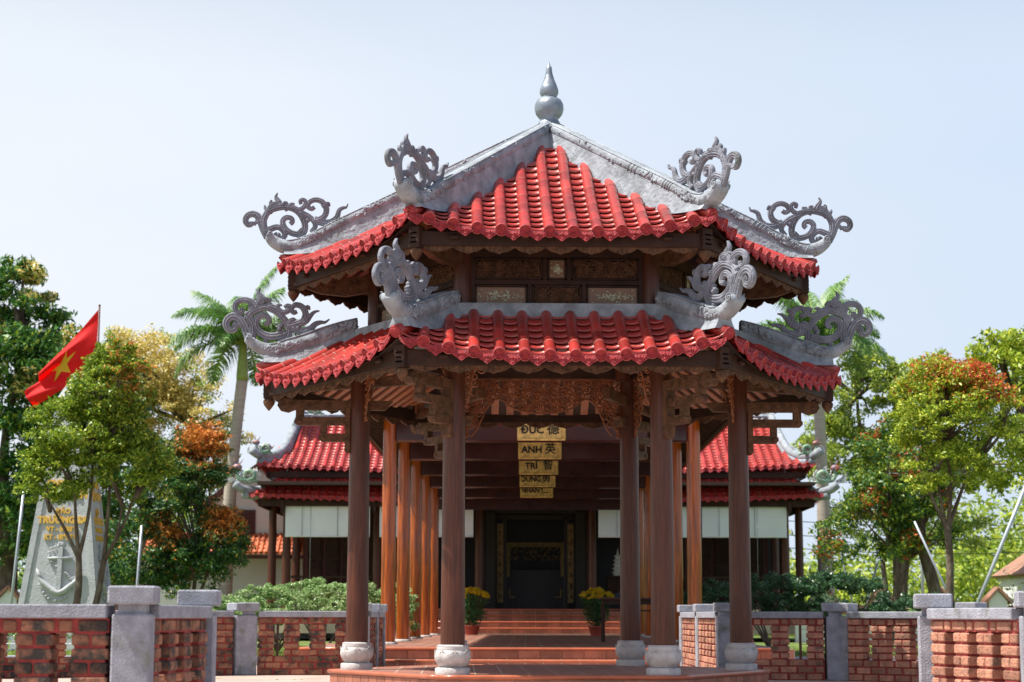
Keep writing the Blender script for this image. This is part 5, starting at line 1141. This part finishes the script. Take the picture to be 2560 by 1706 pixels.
for off in (-.010, .022):
    P = [];
    for i in range(10): r = .30 if i % 2 == 0 else .12; a = math.pi / 2 + i * math.pi / 5; P.append((.5 + r * .66 * math.cos(a), .5 - r * math.sin(a)))
    for i in range(10):
        a, b = P[i], P[(i + 1) % 10]; m = 8
        for k_ in range(m):
            q = [(a[0] + (b[0] - a[0]) * t, a[1] + (b[1] - a[1]) * t) for t in (0, 1)]
            l0, l1 = k_ / m, (k_ + 1) / m
            pp_ = [(.5 + (q[0][0] - .5) * l0, .5 + (q[0][1] - .5) * l0), (.5 + (q[0][0] - .5) * l1, .5 + (q[0][1] - .5) * l1), (.5 + (q[1][0] - .5) * l1, .5 + (q[1][1] - .5) * l1), (.5 + (q[1][0] - .5) * l0, .5 + (q[1][1] - .5) * l0)]
            vv = [flagpt(*p) for p in pp_]; mb.add([(v[0], v[1] + off, v[2]) for v in vv], [[0, 1, 2, 3]], True)
mb.build('yellow_star', M['star'], f_)
# ------------------------------------------------------------------ background buildings, poles, walls
wh = empty('white_house', (-10.6, 42, ZL), 0, 'white gabled house with shuttered window and orange lean-to roof left of the temple', 'house')
mb = MB(); mb.box((1.5, 3, 3.0), (6.4, 6, 6)); mb.add([(.6, -.0, 6), (4.7, -.0, 6), (2.65, -.0, 7.2), (.6, 6, 6), (4.7, 6, 6), (2.65, 6, 7.2)], [[0, 1, 2], [5, 4, 3], [0, 2, 5, 3], [1, 4, 5, 2]])
mb = MB(); mb.box((2.9, 3, 2.3), (4.0, 6, 4.6)); mb.prism([(.9, 4.6), (4.9, 4.6), (2.9, 6.0)], (0, 3, 0), (1, 0, 0), (0, 0, 1), 6); mb.box((1.2, 3, 1.45), (5, 5.9, 2.9)); ww = mb.build('walls', M['white'], wh)
mb = MB()
for sg in (-1, 1): mb.beam((2.9 + sg * 2.35, 2.9, 4.42), (2.9, 2.9, 6.14), 6.6, .14)
mb.build('gable_roof', M['darkred'], wh)
mb = MB(); mb.box((2.15, -.03, 3.9), (.62, .08, .92)); 
for i in range(8): mb.box((2.15, -.09, 3.55 + i * .1), (.5, .05, .05))
mb.build('shuttered_window', M['darkred'], wh)
mb = MB(); mb.box((.3, -.04, 2.3), (.5, .1, .7)); mb.build('window', M['darkred'], wh)
mb, P = MB(), MB()
nr = 44
nr = 34
roof_face(mb, P, (2.0, -1.3, 2.85), (1, 0, 0), (0, -1, 0), 3.1, lambda s: .52 * s, lambda u: 1.3, nr, .18, .05, (0, 0), seg=.32, course=.3, nb=5, detail=False, wings=True)
q = mb.build('lean_to_roof', [M['orange_tile'], M['orange_tile'], M['mortar']], wh); P.build('pan_tiles', [M['orange_tile'], M['orange_tile']], q)
mb = MB(); mb.box((2.0, -1.3, 2.72), (6.2, .05, .12)); 
mb.build('eave_board', M['darkred'], wh)
def boundary(x0, x1, y, n, lab, seed):
    e = empty('boundary_wall', ((x0 + x1) / 2, y, ZL), 0, lab, 'wall', 'tile capped boundary walls'); L = x1 - x0; mb = MB(); mb.box((0, 0, .45), (L, .18, .9)); mb.build('wall', M['white'], e)
    cop = MB()
    for sg in (-1, 1): cop.beam((-L / 2, sg * .16, .97), (L / 2, sg * .16, .97), .40, .05, upv=(0, sg * .6, 1))
    for i in range(int(L / .22)): cop.tube([(-L / 2 + i * .22, -.34, .90), (-L / 2 + i * .22, 0, 1.10)], .05, 6)
    cop.build('tiled_coping', M['claytile'], e)
    for i in range(n):
        x = -L / 2 + (i + .5) * L / n; mb = MB(); mb.box((x, -.05, .62), (.55, .35, 1.24)); mb.prism([(-.28, 1.24), (.28, 1.24), (0, 1.55)], (x, -.05, 0), (1, 0, 0), (0, 0, 1), .35); p = mb.build('gabled_pier', M['white'], e)
        mb = MB()
        for sg in (-1, 1):
            mb.beam((x + sg * .42, -.05, 1.18), (x, -.05, 1.62), .55, .07, upv=(0, 0, 1))
            for r in range(4): mb.tube([(x + sg * .44, -.28 + r * .15, 1.21), (x, -.28 + r * .15, 1.66)], .035, 5)
        mb.build('pier_roof', M['claytile'], p)
boundary(9.0, 23, 34, 8, 'white boundary wall with gabled clay tiled piers in the right background', 1)
boundary(-22, -10.8, 36, 4, 'clay tiled boundary wall partly hidden by the monument on the left', 2)
hs = empty('white_building', (21.8, 46, ZL), 0, 'white gable end of a house at the far right edge', 'house')
mb = MB(); mb.box((0, 2, 1.2), (4, 4, 2.4)); mb.prism([(-2, 2.4), (2, 2.4), (0.2, 3.8)], (0, 2, 0), (1, 0, 0), (0, 0, 1), 4); mb.build('walls', M['white'], hs)
mb = MB(); mb.beam((2.3, 1.9, 2.3), (.2, 1.9, 3.9), 4.4, .12); mb.beam((-2.2, 1.9, 2.3), (.2, 1.9, 3.9), 4.4, .12); mb.build('tiled_roof', M['claytile'], hs)
mb = MB(); mb.beam((-3.6, -1.2, 1.3), (2.6, -1.2, 2.1), .8, .1); mb.build('awning', M['kerb'], hs)
def pole(p, q, r, lab, grp='pale tree support poles'):
    p, q = Vector(p), Vector(q); e = empty('support_pole', p, 0, lab, 'pole', grp); mb = MB(); mb.tube([(0, 0, 0), (q - p) / 2, q - p], r, 8); mb.build('tube', M['steel'], e)
    mb = MB(); mb.box((0, 0, .02), (.3, .3, .05)); mb.build('foot_plate', M['kerb'], e)
pole((10.21, 20, ZL), (12.3, 20, 4.5), .045, 'thick pale pole leaning right beside the round topped tree trunk')
pole((10.6, 20, ZL), (9.3, 20, 2.8), .026, 'pale pole leaning left from the same foot as the thick one')
pole((9.53, 27, ZL), (8.85, 27, 3.1), .028, 'thin pole leaning left beside the right palm trunk')
pole((9.33, 27, ZL), (10.0, 27, 2.1), .03, 'short pole leaning right in front of the dense green tree')
pole((-10.75, 18, ZL), (-10.5, 18, 3.4), .032, 'blue white pole standing left of the monument'); pole((-8.25, 19, ZL), (-8.12, 19, 2.6), .03, 'blue white pole standing right of the monument')
lp = empty('street_lamp', (12.9, 34, ZL), 0, 'slim grey street lamp with a curved arm in the right background', 'street lamp')
mb = MB(); mb.tube([(0, 0, 0), (0, 0, 4.6)], .05, 8); mb.build('post', M['steel'], lp)
mb = MB(); mb.tube(spline([Vector((0, 0, 4.5)), Vector((-.2, 0, 4.95)), Vector((-.8, 0, 5.1))], 5), .03, 6); mb.tube(spline([Vector((0, 0, 4.5)), Vector((.2, 0, 4.85)), Vector((.5, 0, 4.3))], 5), .025, 6); mb.build('arm', M['steel'], lp)
mb = MB(); mb.box((-.95, 0, 5.08), (.4, .14, .07), bev=.02); mb.build('lamp_head', M['steel'], lp)
ug = MB()
# distant vegetation belt: one mass
def belt(name, x0, x1, y0, y1, n, h0, h1, size, mats, seed, lab):
    rs = random.Random(seed); cl = []
    for i in range(n):
        x = rs.uniform(x0, x1); y = rs.uniform(y0, y1); H = rs.uniform(h0, h1) * (1 + .3 * math.sin(x * .35)); 
        for k in range(4): cl.append((x + rs.uniform(-1, 1), y + rs.uniform(-1, 1), ZL + H * (k + .6) / 4, 1.3, 1.1, .8, 75))
    o = leafcloud(name, cl, size, mats, None, lambda C, r: (r.rand(len(C)) * len(mats)).astype(int), seed); tag(o, lab, 'foliage', kind='stuff')
belt('distant_trees', 10, 60, 52, 72, 240, 2.6, 5.0, .34, [LM['olive'], LM['yg'], LM['mid']], 31, 'band of far off olive green trees and scrub on the right horizon')
belt('garden_thicket', -42, -9, 50, 66, 110, 3.0, 6.0, .32, [LM['deep'], LM['mid']], 32, 'band of far off dark green garden trees on the left horizon')
belt('undergrowth', 10.5, 40, 38, 50, 70, .9, 1.9, .22, [LM['mid'], LM['yg']], 33, 'bright green undergrowth behind the right boundary wall')

wr = empty('overhead_wires', (15, 48, 0), 0, 'thin dark cables strung across the right background', 'cables')
for z, dz_ in ((4.3, .25), (3.75, .2), (3.3, .3)):
    mb = MB(); mb.tube([(-5 + 14 * i / 12, 0, z - dz_ * math.sin(math.pi * i / 12)) for i in range(13)], .014, 4); mb.build('cable', M['black'], wr)

rs = random.Random(77); cl = [(rs.choice((rs.uniform(-6, -2.9), rs.uniform(2.9, 6))), rs.uniform(-7, 4.6), ZP + .008, .3, .3, .002, rs.randint(1, 4)) for _ in range(60)]
tag(leafcloud('fallen_leaves', cl, .06, [LM['orange'], LM['olive']], None, lambda C, r: (r.rand(len(C)) * 2).astype(int), 5, upb=6), 'dry leaves scattered over the pink paving', 'leaves', kind='stuff')
